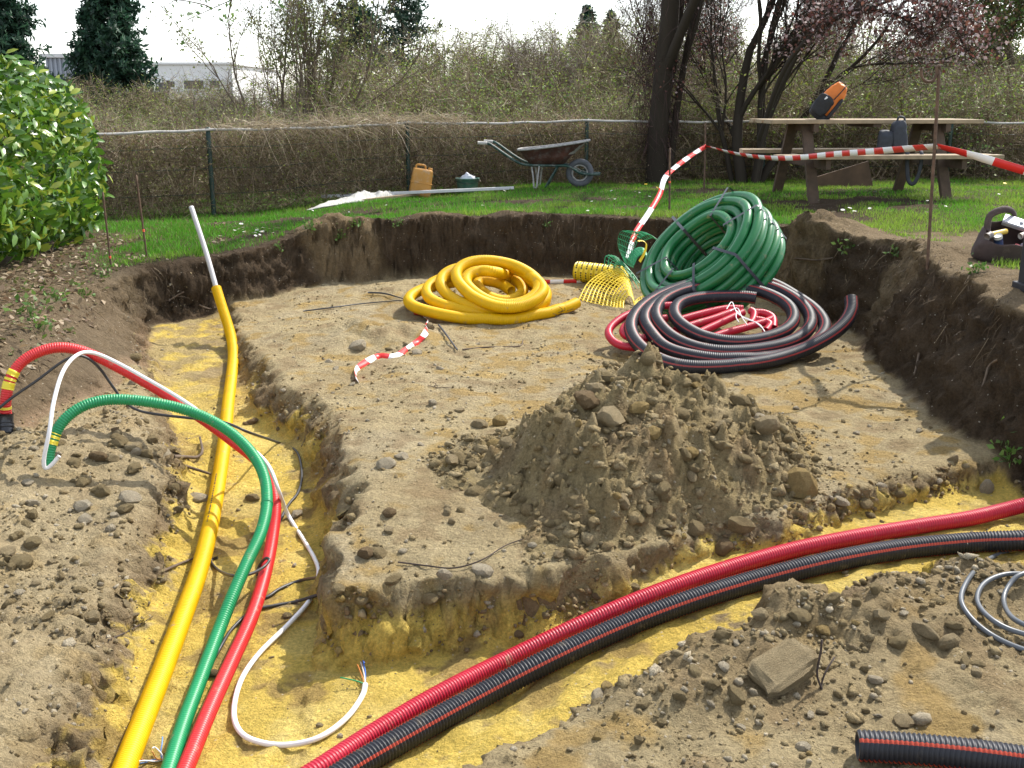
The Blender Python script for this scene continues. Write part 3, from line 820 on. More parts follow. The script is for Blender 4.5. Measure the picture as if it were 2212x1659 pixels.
cr = crumbs('earth_crumbs', 95000, (-2.8, 2.6), (2.3, 9.3), .003, .015, soilc, dens, 5)
tag(cr, kind='stuff'); cr.parent = ground
cm = crumbs('clod_crumbs', 7000, (-.6, 1.7), (3.55, 5.2), .005, .034, soilc[:4], lambda x, y: np.clip((mound_h(x, y) > .01) * (.45 + 1.0 * noise3(x * 3.2, y * 3.2, 7.5) + .5 * sstep(4.6, 4.0, y)), 0, 1), 9)
tag(cm, kind='stuff'); cm.parent = mound; cm.location = -mound.location
cb = crumbs('bank_crumbs', 16000, (-2.6, 2.2), (2.4, 6.2), .008, .028, soilc, lambda x, y: np.clip((((gmask(sand, x, y) > .08) & (gmask(sand, x, y) < .85)) * .55 + (x < -1.3) * (gmask(sand, x, y) < .1) * (gmask(SD, x, y) < 0) * .35 + (y < np.interp(x, NX, FNEAR)) * (x > .1) * (.2 + 1.0 * np.clip(gauss(x, y, 1.05, 3.18, .5, .2) + gauss(x, y, .6, 2.88, .35, .2) + gauss(x, y, 1.65, 3.5, .45, .18), 0, 1))) * (.6 + 1.3 * noise3(x * 3.5, y * 3.5, 2.5)), 0, 1), 12)
tag(cb, kind='stuff'); cb.parent = ground
cf = crumbs('lip_crumbs', 26000, (-.66, 2.1), (3.1, 4.9), .004, .020, [(.34, .25, .135), (.28, .20, .11), (.40, .30, .16), (.46, .34, .13), (.36, .26, .12)],
            lambda x, y: np.clip((gmask(A2, x, y) > .05) * (gmask(A2, x, y) < .93) * (y > .5 * (np.interp(x, FX, FFAR) + np.interp(x, NX, FNEAR))) * (.5 + 1.0 * noise3(x * 4, y * 4, 3.5)), 0, 1), 14)
tag(cf, kind='stuff'); cf.parent = ground
# ------------------------------------------------------------------ conduits and cables laid in the trenches
def mixpath(pts):
    """points given as (px, py, 'g', radius) lying on the ground, or (px, py, Y) hanging free"""
    out = []
    for p in pts:
        if p[2] == 'g': out.append(on(p[0], p[1], p[3]))
        else: out.append(at(p[0], p[1], p[2]))
    return np.array(out)

def smooth_path(pts, n=14, it=2):
    p = catmull(pts, n)
    for _ in range(it):
        p[1:-1] = 0.25 * p[:-2] + 0.5 * p[1:-1] + 0.25 * p[2:]
    return p

# yellow gas conduit
yr = 0.0375
yc = empty('yellow_conduit', (-1.3, 4.6, -0.3))
tag(yc, 'yellow corrugated conduit running the length of the left sand trench', 'conduit')
def rel(o, parent):      # keep world place while parenting to an unrotated empty
    o.location = Vector(o.location) - parent.location
    return o
g = lambda L, r: [(a, b, 'g', r) for a, b in L]
yp = mixpath(g([(205, 1840), (270, 1659), (340, 1480), (398, 1325), (428, 1240), (452, 1150), (470, 1055), (484, 960), (492, 880), (500, 815), (504, 765)], yr)
             + [(498, 722, 7.55), (482, 670, 7.72), (467, 622, 7.85)])
yp = smooth_path(yp, 14, 12)
rel(tube_obj('pipe', yp, yr, M['yellow'], yc, 16, 0.0115, 0.13, hollow=(True, True)), yc)
# printed line along the conduit
def print_line(path, r, side, up, s0, s1, parent, dash=0.014, gap=0.012, w=0.006):
    p, s = resample(path, 0.005)
    t, u, v = frames(p)
    B = Batch(); a = s0
    rr = random.Random(3)
    while a < s1:
        L = dash * rr.uniform(.5, 1.5)
        i0 = np.searchsorted(s, a); i1 = min(np.searchsorted(s, a + L), len(s) - 1)
        if i1 > i0:
            z = np.array([0, 0, 1.0])
            sd_ = np.cross(t[i0], z); sd_ /= np.linalg.norm(sd_)
            nrm = z * up + sd_ * side; nrm /= np.linalg.norm(nrm)
            tang = np.cross(nrm, t[i0])
            c0 = p[i0] + nrm * (r * 1.012); c1 = p[i1] + nrm * (r * 1.012)
            B.add(np.array([c0 - tang * w, c0 + tang * w, c1 + tang * w, c1 - tang * w]), np.array([[0, 1, 2, 3]]))
        a += L + gap * rr.uniform(.5, 1.6)
    return tag(mobj('printing', B.mesh('printing', M['ink']), parent), kind='stuff')
o = rel(print_line(yp, yr, -0.25, 1.0, 2.1, 2.75, yc, w=.003), yc)
gp = np.array([yp[-1] - (yp[-1] - yp[-12]) * .8, yp[-1], at(445, 545, 8.0), at(413, 447, 8.2)])
o = tube_obj('grey_pipe', smooth_path(gp, 14, 3), 0.019, M['pipe_grey'], None, 14, hollow=(False, True))
tag(o, 'thin pale grey pipe sticking up out of the yellow conduit end', 'pipe')

# red arching conduit
rr_ = 0.0275
rp = mixpath([(14, 905, 4.98), (12, 868, 4.98), (25, 812, 5.02), (60, 772, 5.08), (120, 751, 5.14), (180, 759, 5.18), (250, 791, 5.2), (340, 841, 5.15), (430, 900, 5.06),
              (505, 955, 4.95), (572, 1012, 4.8), (594, 1080, 4.60), (590, 1150, 4.42)] + g([(574, 1235), (545, 1330), (500, 1430), (450, 1540), (402, 1659), (330, 1830)], rr_))
rp = smooth_path(rp, 14, 12)
rc = empty('red_conduit', (-1.2, 4.4, -0.3))
tag(rc, 'bright red corrugated conduit arching out of the left trench to a dark coupling', 'conduit')
rel(tube_obj('pipe', rp, rr_, M['red'], rc, 14, 0.0110, 0.15), rc)
def sleeve(path, r, a0, a1, m, parent, name, over=1.04, hollow=(False, False)):
    p, s = resample(path, 0.004)
    k = (s >= a0) & (s <= a1)
    return rel(tube_obj(name, p[k], r * over, m, parent, 16, hollow=hollow, step=0.008), parent)
for a0, a1 in ((0.115, 0.155), (.16, .175), (.185, .215), (0.02, 0.035)):
    sleeve(rp, rr_, a0 + .03, a1 + .03, M['label_yellow'], rc, 'sticker')
cpl = np.array([rp[0] + (rp[4] - rp[0]) * 1.2, at(13, 912, 4.97), at(14, 940, 4.94)])
rel(tube_obj('coupling', catmull(cpl, 8), rr_ * 1.25, M['coupling'], rc, 18, step=.012, hollow=(False, True)), rc)
rel(tube_obj('collar', catmull(cpl, 8)[9:13], rr_ * 1.36, M['coupling'], rc, 18, step=.006), rc)

# green arching conduit
gr_ = 0.026
gpth = mixpath([(104, 1006, 4.50), (110, 962, 4.53), (134, 912, 4.58), (180, 877, 4.64), (240, 863, 4.70), (320, 868, 4.74), (400, 885, 4.77), (470, 915, 4.77),
                (530, 962, 4.70), (568, 1020, 4.56), (577, 1085, 4.38), (564, 1150, 4.18), (535, 1212, 4.0), (501, 1290, 3.80)]
               + g([(470, 1370), (428, 1480), (398, 1560), (366, 1659), (315, 1830)], gr_))
gpth = smooth_path(gpth, 14, 12)
gc = empty('green_conduit', (-1.3, 4.3, -0.3))
tag(gc, 'green corrugated conduit arching over the red and yellow ones', 'conduit')
rel(tube_obj('pipe', gpth, gr_, M['green'], gc, 14, 0.0115, 0.16, hollow=(True, True)), gc)
for a0, a1 in ((.095, .118), (.124, .137), (.143, .15)):
    sleeve(gpth, gr_, a0, a1, M['label_yellow'], gc, 'sticker')
# joint line part way down the green conduit
sleeve(gpth, gr_, 1.52, 1.53, M['green'], gc, 'joint', 1.06)

# white cable
wr = 0.0095
wp = mixpath([(128, 985, 4.49), (112, 1004, 4.48), (98, 1012, 4.47), (95, 990, 4.47), (107, 930, 4.50), (116, 868, 4.6), (136, 802, 4.8), (166, 767, 5.0), (200, 762, 5.08),
              (250, 782, 5.13), (330, 826, 5.09), (400, 868, 5.0), (470, 918, 4.9), (530, 958, 4.8), (578, 1003, 4.66), (602, 1060, 4.55)]
             + g([(622, 1112), (652, 1160), (680, 1208), (688, 1240), (672, 1292), (622, 1350), (560, 1412), (520, 1472), (505, 1540), (520, 1583), (560, 1604), (620, 1611), (690, 1594), (750, 1550), (783, 1503), (789, 1480)], wr + .004))
o = empty('white_cable', tuple(wp[20]))
tag(o, 'white cable looped on the yellow sand with a frayed end of coloured wires', 'cable')
rel(tube_obj('sheath', smooth_path(wp, 14, 6), wr, M['cable_white'], o, 8, step=.012), o)
for k, (c, pts) in enumerate([((.55, .5, .45), [(789, 1480), (786, 1455), (779, 1430)]), ((.45, .16, .03), [(788, 1480), (782, 1462), (772, 1436)]),
                              ((.02, .3, .1), [(788, 1478), (770, 1472), (735, 1464)]), ((.05, .15, .5), [(789, 1480), (789, 1452), (784, 1428), (787, 1433)])]):
    pp = [on(a, b, 0.01 + 0.012 * j) for j, (a, b) in enumerate(pts)]
    rel(tube_obj('wire', catmull(pp, 8), .0026, mat('wire colour', c, .5, .1), o, 5, step=.01), o)

# thin black cables
def cable(name, path, r, m, label, group=None):
    o = tube_obj(name, smooth_path(path, 12, 4), r, M[m], None, 8, step=max(.012, r))
    return tag(o, label, 'cable', group)
cable('black_cable', mixpath([(-30, 905, 4.9), (0, 880, 4.93), (30, 856, 4.97), (80, 822, 5.03), (140, 778, 5.1), (178, 769, 5.14), (212, 792, 5.18), (240, 830, 5.2), (270, 868, 5.2), (310, 890, 5.12), (400, 902, 5.0), (480, 911, 4.95), (540, 935, 4.93)]
      + g([(600, 956), (640, 975), (652, 1020), (645, 1062), (622, 1092), (598, 1140)], .007)), .007, 'cable_black', 'thin dark cable draped from the red conduit end across the trench')
cable('black_cable', mixpath([(470, 1205, 'g', .01), (455, 1212, 4.28), (472, 1232, 4.15), (503, 1244, 3.92), (540, 1240, 3.95), (568, 1226, 4.05), (582, 1210, 4.1), (574, 1206, 4.12), (560, 1222, 4.14), (556, 1245, 'g', .008)]), .0065, 'cable_black', 'short dark cable looped round the green conduit from the yellow one')
cable('black_cable', ons([(700, 1246), (650, 1254), (605, 1272), (578, 1290), (550, 1296)], .0075), .0068, 'cable_black', 'dark cable leaving the plateau foot and ending under the red conduit')
cable('black_cable', ons([(700, 1284), (640, 1300), (592, 1309), (545, 1320), (502, 1358), (480, 1392), (465, 1420)], .0075), .0068, 'cable_black', 'dark cable from the cut bank running under both red and green conduits')

# red and black pair in the front trench
pr = 0.033
fp = ons([(560, 1740), (692, 1660), (800, 1590), (950, 1500), (1100, 1424), (1250, 1352), (1400, 1289), (1550, 1235), (1700, 1192), (1850, 1160), (2000, 1135), (2100, 1119), (2215, 1100), (2380, 1062), (2600, 1010)], pr)
fp[-3:, 2] += np.array([.02, .02, .0])
o = tube_obj('red_conduit', smooth_path(fp, 14, 10), pr, M['crimson'], None, 16, 0.0115, 0.14)
tag(o, 'crimson corrugated conduit beside the black striped one in the front trench', 'conduit')
br = 0.042
bp_ = ons([(640, 1740), (762, 1660), (900, 1580), (1050, 1497), (1200, 1420), (1350, 1353), (1500, 1296), (1650, 1250), (1800, 1213), (1950, 1187), (2100, 1172), (2215, 1168), (2420, 1160), (2700, 1120)], br)
o = tube_obj('black_conduit', smooth_path(bp_, 14, 10), br, [M['black'], M['orange_stripe']], None, 24, 0.0125, 0.15, stripe=({3, 9, 15, 21}, 1))
tag(o, 'black corrugated conduit with orange stripes in the front trench beside the crimson one', 'conduit')
sp = ons([(1852, 1612), (1950, 1618), (2080, 1630), (2212, 1646), (2400, 1675)], br)
o = tube_obj('black_conduit', smooth_path(sp, 14, 4), br, [M['black'], M['orange_stripe']], None, 24, 0.0125, 0.15, hollow=(True, True), stripe=({2, 8, 14, 20}, 1))
tag(o, 'cut stub of black orange-striped conduit lying on the bare earth', 'conduit')
gl = [(2240, 1178), (2190, 1186), (2140, 1206), (2100, 1240), (2076, 1288), (2092, 1330), (2140, 1372), (2212, 1405), (2300, 1420), (2390, 1380), (2420, 1300), (2350, 1230),
      (2240, 1246), (2170, 1248), (2124, 1268), (2110, 1305), (2136, 1342), (2190, 1372), (2280, 1395), (2370, 1360), (2390, 1290), (2320, 1238), (2212, 1252), (2178, 1280), (2166, 1312), (2184, 1350), (2230, 1375)]
cable('grey_cable', ons(gl, .0095) + np.array([[0, 0, .012 * (k // 9)] for k in range(len(gl))]), .0088, 'cable_grey', 'grey electric cable lying in loose loops on the earth')

# ------------------------------------------------------------------ coils
def z4(x, y): return ((1000 + x / 4.424) * .8534, (560 + y / 4.424) * .8534)
def z5(x, y): return ((1400 + x / 2.765) * .8534, (440 + y / 2.765) * .8534)
def loops(spec, conv):
    out = []
    for pts, (yf, Yf, yb, Yb) in spec:
        for x, y in pts:
            Yv = Yf + (Yb - Yf) * (yf - y) / (yf - yb)
            px, py = conv(x, y)
            out.append(at(px, py, Yv))
    return np.array(out)

ycl = loops([
    ([(2030, 915), (1960, 950), (1850, 990), (1650, 1050), (1400, 1092), (1100, 1108), (800, 1090), (500, 1040), (260, 975), (165, 920), (160, 860), (240, 795), (400, 735), (700, 680), (1100, 655), (1450, 690)], (1110, 7.80, 650, 8.85)),
    ([(1650, 790), (1685, 860), (1640, 950), (1450, 1010), (1150, 1030), (850, 1010), (580, 950), (410, 880), (355, 800), (390, 715), (490, 655), (700, 590), (1000, 570), (1350, 600)], (1030, 7.90, 560, 8.82)),
    ([(1620, 720), (1690, 810), (1650, 910), (1450, 980), (1150, 1000), (850, 950), (640, 860), (525, 745), (520, 640), (600, 565), (740, 520), (1000, 500), (1300, 530)], (1000, 7.88, 500, 8.70)),
    ([(1530, 620), (1640, 720), (1650, 800), (1550, 890), (1350, 960), (1120, 950), (880, 850), (730, 710), (685, 600), (730, 515), (860, 455), (1050, 440), (1300, 485)], (950, 7.82, 440, 8.56)),
    ([(1490, 575), (1600, 680), (1590, 800), (1450, 900), (1250, 935), (1040, 890), (880, 790), (795, 690), (825, 600), (950, 558), (1120, 570)], (935, 7.88, 555, 8.38)),
    ([(1290, 625), (1415, 720), (1425, 800), (1340, 870), (1200, 890), (1060, 850), (950, 760), (920, 700), (1000, 665), (1180, 700), (1300, 780)], (890, 8.22, 660, 8.62)),
], z4)
yk = empty('yellow_conduit_coil', (float(ycl[:, 0].mean()), float(ycl[:, 1].mean()), 0.0))
tag(yk, 'loose coil of yellow corrugated conduit on the pit floor', 'conduit coil')
ycp = smooth_path(ycl, 14, 10)
zmin = np.array(terrain(ycp[:, 0], ycp[:, 1])) + 0.036
ycp[:, 2] = np.maximum(ycp[:, 2], zmin)
rel(tube_obj('pipe', ycp, 0.045, M['yellow'], yk, 16, 0.0125, 0.11, spp=3, hollow=(True, True)), yk)

bkl = loops([
    ([(2085, 872), (2086, 960), (2030, 1060), (1900, 1160)], (1250, 6.57, 870, 6.95)),
    ([(1700, 1255), (1450, 1322), (1150, 1352), (900, 1346), (720, 1290), (600, 1200), (545, 1100), (560, 1010), (630, 925), (740, 855), (880, 800), (1060, 755), (1300, 737), (1520, 765), (1700, 860)], (1350, 6.36, 735, 7.75)),
    ([(1840, 960), (1905, 1070), (1850, 1170), (1720, 1240), (1500, 1290), (1150, 1300), (820, 1235), (690, 1120), (640, 1020), (690, 930), (810, 850), (1000, 785), (1250, 757)], (1300, 6.52, 745, 7.68)),
    ([(1500, 785), (1700, 880), (1800, 1000), (1770, 1110), (1600, 1200), (1300, 1245), (1050, 1230), (850, 1155), (735, 1040), (725, 950), (800, 870), (960, 810), (1200, 785)], (1245, 6.60, 780, 7.6)),
    ([(1450, 825), (1630, 910), (1685, 1010), (1620, 1100), (1450, 1160), (1250, 1177), (1050, 1140), (905, 1060), (850, 980), (890, 905), (1050, 865), (1300, 857), (1420, 870)], (1175, 6.72, 855, 7.42)),
], z5)
bk = empty('black_conduit_coil', (float(bkl[:, 0].mean()), float(bkl[:, 1].mean()), 0.0))
tag(bk, 'loose coil of black orange-striped conduit with one end curving up', 'conduit coil')
bcp = smooth_path(bkl, 14, 10)
bcp[:, 2] = np.maximum(bcp[:, 2], np.array(terrain(bcp[:, 0], bcp[:, 1])) + 0.04)
rel(tube_obj('pipe', bcp, 0.0445, [M['black'], M['thin_stripe']], bk, 28, 0.0125, 0.10, spp=3, hollow=(True, True), stripe=({3, 10, 17, 24}, 1)), bk)

ck = empty('red_conduit_coil', (1.25, 7.0, 0.0))
tag(ck, 'crimson conduit bundle lying inside the black coil and poking out on one side', 'conduit coil')
mapR = (1200, 6.78, 930, 7.25)
for pts in ([(900, 900), (760, 905), (640, 928), (520, 968), (425, 1030), (388, 1090), (420, 1150), (500, 1186), (650, 1198), (800, 1200), (1000, 1190)],
            [(800, 990), (620, 1010), (515, 1040), (490, 1088), (530, 1120), (640, 1128), (780, 1125)],
            [(860, 1010), (1020, 965), (1200, 925), (1330, 925)],
            [(850, 1080), (1000, 1030), (1120, 995), (1255, 945)],
            [(950, 1125), (1080, 1065), (1200, 1010), (1330, 950)],
            [(1040, 1150), (1200, 1095), (1350, 1055), (1500, 1010), (1540, 990)],
            [(1120, 1165), (1300, 1160), (1480, 1140)],
            [(1380, 935), (1408, 955), (1402, 1000), (1385, 1025)],
            [(1410, 950), (1480, 955), (1540, 990), (1545, 1060)],
            [(1420, 1000), (1470, 1010), (1520, 1035), (1490, 1080)]):
    pp = smooth_path(loops([(pts, mapR)], z5), 12, 4)
    pp[:, 2] = np.maximum(pp[:, 2] - 0.02, np.array(terrain(pp[:, 0], pp[:, 1])) + 0.028)
    rel(tube_obj('pipe', pp, 0.027, M['crimson'], ck, 12, 0.0115, 0.09, spp=3, hollow=(True, True)), ck)
strg = empty('string', (1.3, 6.9, .25))
tag(strg, 'pale string knotted round the crimson conduit bundle', 'string')
for pts in ([(1215, 945), (1250, 895), (1270, 940), (1300, 985), (1400, 1030), (1460, 1075), (1495, 1125)], [(1240, 960), (1290, 940), (1320, 1000), (1360, 1060)], [(1290, 960), (1280, 1000), (1300, 1040)],
            [(1270, 945), (1340, 1010), (1440, 1050), (1490, 1120)]):
    pp = catmull(loops([(pts, (1200, 6.68, 930, 7.1))], z5), 8)
    rel(tube_obj('strand', pp, .0035, M['cable_white'], strg, 5, step=.015), strg)

# the big tied green coil leaning in the corner
nrm = np.array([-.66, -.30, .69]); nrm /= np.linalg.norm(nrm)
a1_ = np.cross(nrm, [0, 0, 1.0]); a1_ /= np.linalg.norm(a1_); a2_ = np.cross(a1_, nrm)
Cg = at(1506, 530, 7.95)
gk = empty('green_conduit_coil', tuple(Cg))
tag(gk, 'large tied coil of dark green conduit leaning upright against the pit corner', 'conduit coil')
B = Batch()
r0 = np.random.default_rng(2)
tr = 0.0368
for li, Rr in enumerate((.295, .367, .439, .511)):
    for ax in range(5):
        th = np.linspace(0, 2 * math.pi, 97)
        ph = r0.uniform(0, 6.28)
        rj = Rr + .006 * np.sin(2 * th + ph) + .004 * np.sin(5 * th + ph)
        zj = -ax * .072 + .006 * np.sin(3 * th + 2 * ph) - (.03 if li % 2 else 0)
        pth = a1_[None] * (rj * np.cos(th))[:, None] + a2_[None] * (rj * np.sin(th))[:, None] + nrm[None] * zj[:, None]
        V_, F_, _, _ = tube_arrays(pth, tr, 12, step=.028)
        B.add(V_, F_)
mobj('windings', B.mesh('windings', M['dgreen'], True), gk)
for th in (0.35, 1.35, 2.3, 3.2, 3.9, 4.7, 5.5):
    er = a1_ * math.cos(th) + a2_ * math.sin(th)
    rect = [(.254, .040), (.538, .040), (.552, .02), (.552, -.34), (.538, -.36), (.254, -.36), (.254, .040)]
    pts = np.array([er * a + nrm * b for a, b in rect])
    tan_ = np.cross(er, nrm)
    V_ = np.vstack([pts - tan_ * .011, pts + tan_ * .011]); n_ = len(pts)
    F_ = np.array([[k, k + 1, n_ + k + 1, n_ + k] for k in range(n_ - 1)])
    mobj('strap', npmesh('strap', V_, F_, M['strap']), gk)

# ------------------------------------------------------------------ warning nets
def loft_net(name, arcs, m, parent, nr=9, nc=15, w1=.005, w2=.0022, conv=z5, jig=0.0):
    A = [catmull(np.array([at(*conv(x, y), Yv) for x, y, Yv in a]), 10) for a in arcs]
    A = np.array([resample(a, 1e9)[0] if False else np.stack([np.interp(np.linspace(0, 1, 60), np.linspace(0, 1, len(a)), a[:, k]) for k in range(3)], 1) for a in A])
    u = np.linspace(0, 1, len(arcs))
    B = Batch()
    def surf(uu):
        i = min(int(uu * (len(arcs) - 1)), len(arcs) - 2); f = uu * (len(arcs) - 1) - i
        return A[i] * (1 - f) + A[i + 1] * f
    rows = [surf(x) for x in np.linspace(0, 1, nr)]
    rj = np.random.default_rng(5)
    for r_ in rows:
        V_, F_, _, _ = tube_arrays(r_ + rj.normal(0, jig, (1, 3)), w1, 5, step=.02, flat=.35); B.add(V_, F_)
    for c in np.linspace(1, 58, nc).astype(int):
        line = np.array([r_[c] for r_ in rows])
        V_, F_, _, _ = tube_arrays(catmull(line, 4), w2, 4, step=.02); B.add(V_, F_)
    return rel(mobj(name, B.mesh(name, m), parent), parent)
yn = empty('yellow_warning_net', (0.6, 9.2, 0.0))
tag(yn, 'roll of yellow warning net with a fanned out end on the pit floor', 'warning net')
# the rolled part: spaced printed bands round a core
pa = on(1243, 608); pb = on(1330, 617)
pa[2] += .092; pb[2] += .088
pb = pa + (pb - pa) * (0.42 / np.linalg.norm(pb - pa))
axd = (pb - pa) / np.linalg.norm(pb - pa)
rel(tube_obj('roll_core', np.array([pa, pb]), .078, M['yellow_roll'], yn, 20, step=.02, hollow=(True, True)), yn)
ev = np.cross(axd, [0, 0, 1.]); ev /= np.linalg.norm(ev); eu = np.cross(ev, axd)
for k in range(9):
    c0 = pa + axd * (.012 + k * .0465); c1 = c0 + axd * .036
    rel(tube_obj('band', np.array([c0, (c0 + c1) / 2, c1]), .090, M['yellow_roll'], yn, 24, step=.012, rad=[.97, 1.0, .97]), yn)
    B = Batch()
    for q in range(26):
        if q % 6 == 5: continue
        a = q / 26 * 2 * math.pi; b = a + .15
        cc = c0 + axd * .018; rr2 = .0918
        quad = [cc + axd * sgn * .006 + rr2 * (eu * math.cos(x) + ev * math.sin(x)) for x, sgn in ((a, -1), (b, -1), (b, 1), (a, 1))]
        B.add(np.array(quad), np.array([[0, 1, 2, 3]]))
    tag(rel(mobj('printing', B.mesh('printing', M['ink']), yn), yn), kind='stuff')
loft_net('net', [[(180, 880, 8.75), (240, 770, 8.95), (330, 700, 9.05), (430, 660, 9.1), (520, 670, 9.1)],
                 [(290, 915, 8.6), (330, 800, 8.85), (420, 715, 8.95), (500, 690, 8.98), (535, 740, 8.95)],
                 [(400, 935, 8.5), (425, 840, 8.7), (490, 760, 8.8), (535, 780, 8.78), (550, 850, 8.7)],
                 [(490, 940, 8.45), (495, 890, 8.55), (530, 850, 8.6), (560, 880, 8.58), (570, 920, 8.5)]], M['yellow_roll'], yn, 13, 24, .0075, .0042)
loft_net('net', [[(570, 900, 8.35), (600, 870, 8.4), (660, 850, 8.4), (710, 870, 8.35)], [(575, 930, 8.25), (610, 915, 8.3), (660, 905, 8.3), (700, 905, 8.3)]], M['yellow_roll'], yn, 4, 10, .007, .003)
gn = empty('green_warning_net', (1.0, 8.9, 0.0))
tag(gn, 'crumpled green warning net behind the leaning green coil', 'warning net')
loft_net('net', [[(500, 620, 8.95), (455, 500, 9.0), (475, 405, 9.0), (560, 410, 9.0), (640, 470, 8.95)],
                 [(520, 640, 8.8), (500, 520, 8.88), (540, 425, 8.9), (630, 405, 8.9), (700, 450, 8.85)],
                 [(560, 660, 8.65), (560, 560, 8.72), (600, 460, 8.75), (670, 425, 8.75), (740, 470, 8.7)]], M['green'], gn, 10, 12, .0032, .0032)
loft_net('net', [[(370, 640, 9.15), (380, 570, 9.2), (430, 575, 9.2), (500, 640, 9.1), (560, 720, 9.0)],
                 [(400, 650, 9.05), (420, 600, 9.1), (470, 620, 9.05), (540, 690, 8.95), (600, 780, 8.8)],
                 [(440, 640, 8.95), (470, 640, 9.0), (520, 660, 8.95), (580, 730, 8.85), (610, 790, 8.7)]], M['green'], gn, 7, 11, .004, .0034, jig=.02)
loft_net('film', [[(530, 600, 8.85), (560, 540, 8.9), (620, 520, 8.9), (650, 560, 8.85)], [(560, 640, 8.75), (590, 580, 8.8), (640, 560, 8.8), (660, 600, 8.75)]], M['green'], gn, 6, 9, .012, .006)
loft_net('tie', [[(590, 470, 8.7), (620, 465, 8.72), (650, 490, 8.7), (630, 560, 8.65), (600, 610, 8.6)], [(600, 475, 8.68), (625, 470, 8.7), (655, 495, 8.68), (640, 565, 8.63), (610, 620, 8.58)]], M['yellow_roll'], gn, 3, 5, .006, .003)

# ------------------------------------------------------------------ stakes and barrier tape
def stake(px0, py0, px1, py1, r, label, mark=None, Y=None):
    b = on(px0, py0) if Y is None else at(px0, py0, Y)
    t = at(px1, py1, b[1] + (0.02 if py1 > 200 else -.05))
    o = empty('steel_stake', tuple(b)); tag(o, label, 'stake', 'rusty steel stakes round the pit')
    rel(tube_obj('rod', np.array([b - (t - b) * .12, b, t]), r, M['rust'], o, 8, step=.05), o)
    if mark:
        c = b + (t - b) * mark
        rel(tube_obj('paint_mark', np.array([c, c + (t - b) * .03]), r * 1.15, M['paint_mark'], o, 8, step=.02), o)
    return b, t, o
stake(240, 577, 222, 415, .008, 'rusty rod nearest the laurel hedge', .12)
stake(318, 560, 294, 378, .008, 'rusty rod second from the laurel hedge, standing in lawn', .33)
bA, tA, _ = stake(1446, 456, 1447, 320, .010, 'rusty rod standing in the lawn just behind the green coil', .45)
bB, tB, _ = stake(1521, 416, 1524, 264, .010, 'rusty rod in the lawn with tape tied below its top, by the plum tree')
bC, tC, oC = stake(2003, 578, 2029, 150, .0105, 'tall rusty rod with a bent hook at its top')
hk = np.array([tC, tC + np.array([.0, 0, .03])])
hook = catmull(np.array([at(2029, 185, tC[1]), at(2022, 160, tC[1]) , at(2026, 150, tC[1])]), 6)
U = np.array([at(1990, 148, tC[1]), at(1990, 160, tC[1]), at(1995, 172, tC[1]), at(2006, 177, tC[1]), at(2017, 173, tC[1]), at(2023, 160, tC[1]), at(2024, 145, tC[1]), at(2030, 142, tC[1]), at(2031, 152, tC[1])])
rel(tube_obj('hook', catmull(U, 8), .009, M['rust'], oC, 8, step=.012), oC)

def ribbon(name, path, width, label, parent=None, stripe=.12, tw=None, off=0.0, diag=0.0):
    p, s = resample(catmull(np.array(path), 16), .02)
    t, u, v = frames(p)
    up = np.array([0, 0, 1.0])
    side = np.cross(t, up); side /= np.linalg.norm(side, axis=1)[:, None] + 1e-9
    vert = np.cross(side, t)
    a = np.interp(np.linspace(0, 1, len(p)), np.linspace(0, 1, len(tw)), tw) if tw is not None else np.zeros(len(p))
    w = vert * np.cos(a)[:, None] + side * np.sin(a)[:, None]
    Vv = np.stack([p - w * width / 2, p, p + w * width / 2], 1).reshape(-1, 3)
    n = len(p); F_ = []; mi = []
    for k in range(n - 1):
        for e in range(2):
            F_.append([k * 3 + e, (k + 1) * 3 + e, (k + 1) * 3 + e + 1, k * 3 + e + 1])
            mi.append(int(((s[k] + off + diag * (e - .5)) / stripe) % 2))
    o = mobj(name, npmesh(name, Vv, np.array(F_), [M['tape_red'], M['tape_white']], True, None, None, np.array(mi)), parent)
    md = o.modifiers.new('thickness', 'SOLIDIFY'); md.thickness = .0012
    if label: tag(o, label, 'barrier tape')
    return o
knA = at(1441, 378, bA[1] - .02); knB = at(1525, 316, bB[1] - .02); knC = at(2026, 316, bC[1] - .02)
mid = lambda a, b, f, dz: a + (b - a) * f + np.array([0, 0, -dz])
def between(px, py, f, a, b): return at(px, py, a[1] + (b[1] - a[1]) * f)
ribbon('barrier_tape', [knB, between(1600, 334, .2, knB, knC), between(1690, 342, .42, knB, knC), between(1800, 333, .63, knB, knC), between(1900, 326, .82, knB, knC), knC],
       .046, 'red and white barrier tape stretched in front of the picnic table', None, .20, [1.0, .6, .3, .1, .2, .9])
end = at(2400, 425, 6.3); bE = np.array([end[0] + .02, end[1] + .02, hz(end[0], end[1])])
oE = empty('steel_stake', tuple(bE)); tag(oE, 'rusty rod holding the tape beyond the tool bag', 'stake', 'rusty steel stakes round the pit')
rel(tube_obj('rod', np.array([bE - [0, 0, .1], end, end + [0, 0, .3]]), .010, M['rust'], oE, 8, step=.05), oE)
ribbon('barrier_tape', [knC, between(2080, 330, .3, knC, end), between(2150, 350, .6, knC, end), end], .05, 'red and white barrier tape running off past the hooked rod', None, .17, [.9, .3, .2, .2])
ribbon('barrier_tape', [knB, between(1490, 338, .4, knB, knA), knA, at(1425, 420, 10.0), at(1400, 462, 9.7), at(1372, 505, 9.3), at(1355, 560, 9.0)], .05,
       'red and white barrier tape slanting down from the rods into the pit', None, .34, [.2, 1.2, .8, 1.3, 1.0, 1.2, .8])
gt = ons([(893, 676), (912, 682), (925, 695), (920, 718), (900, 740), (868, 762), (845, 770), (820, 770), (795, 780), (775, 795), (768, 808), (773, 824)], .012)
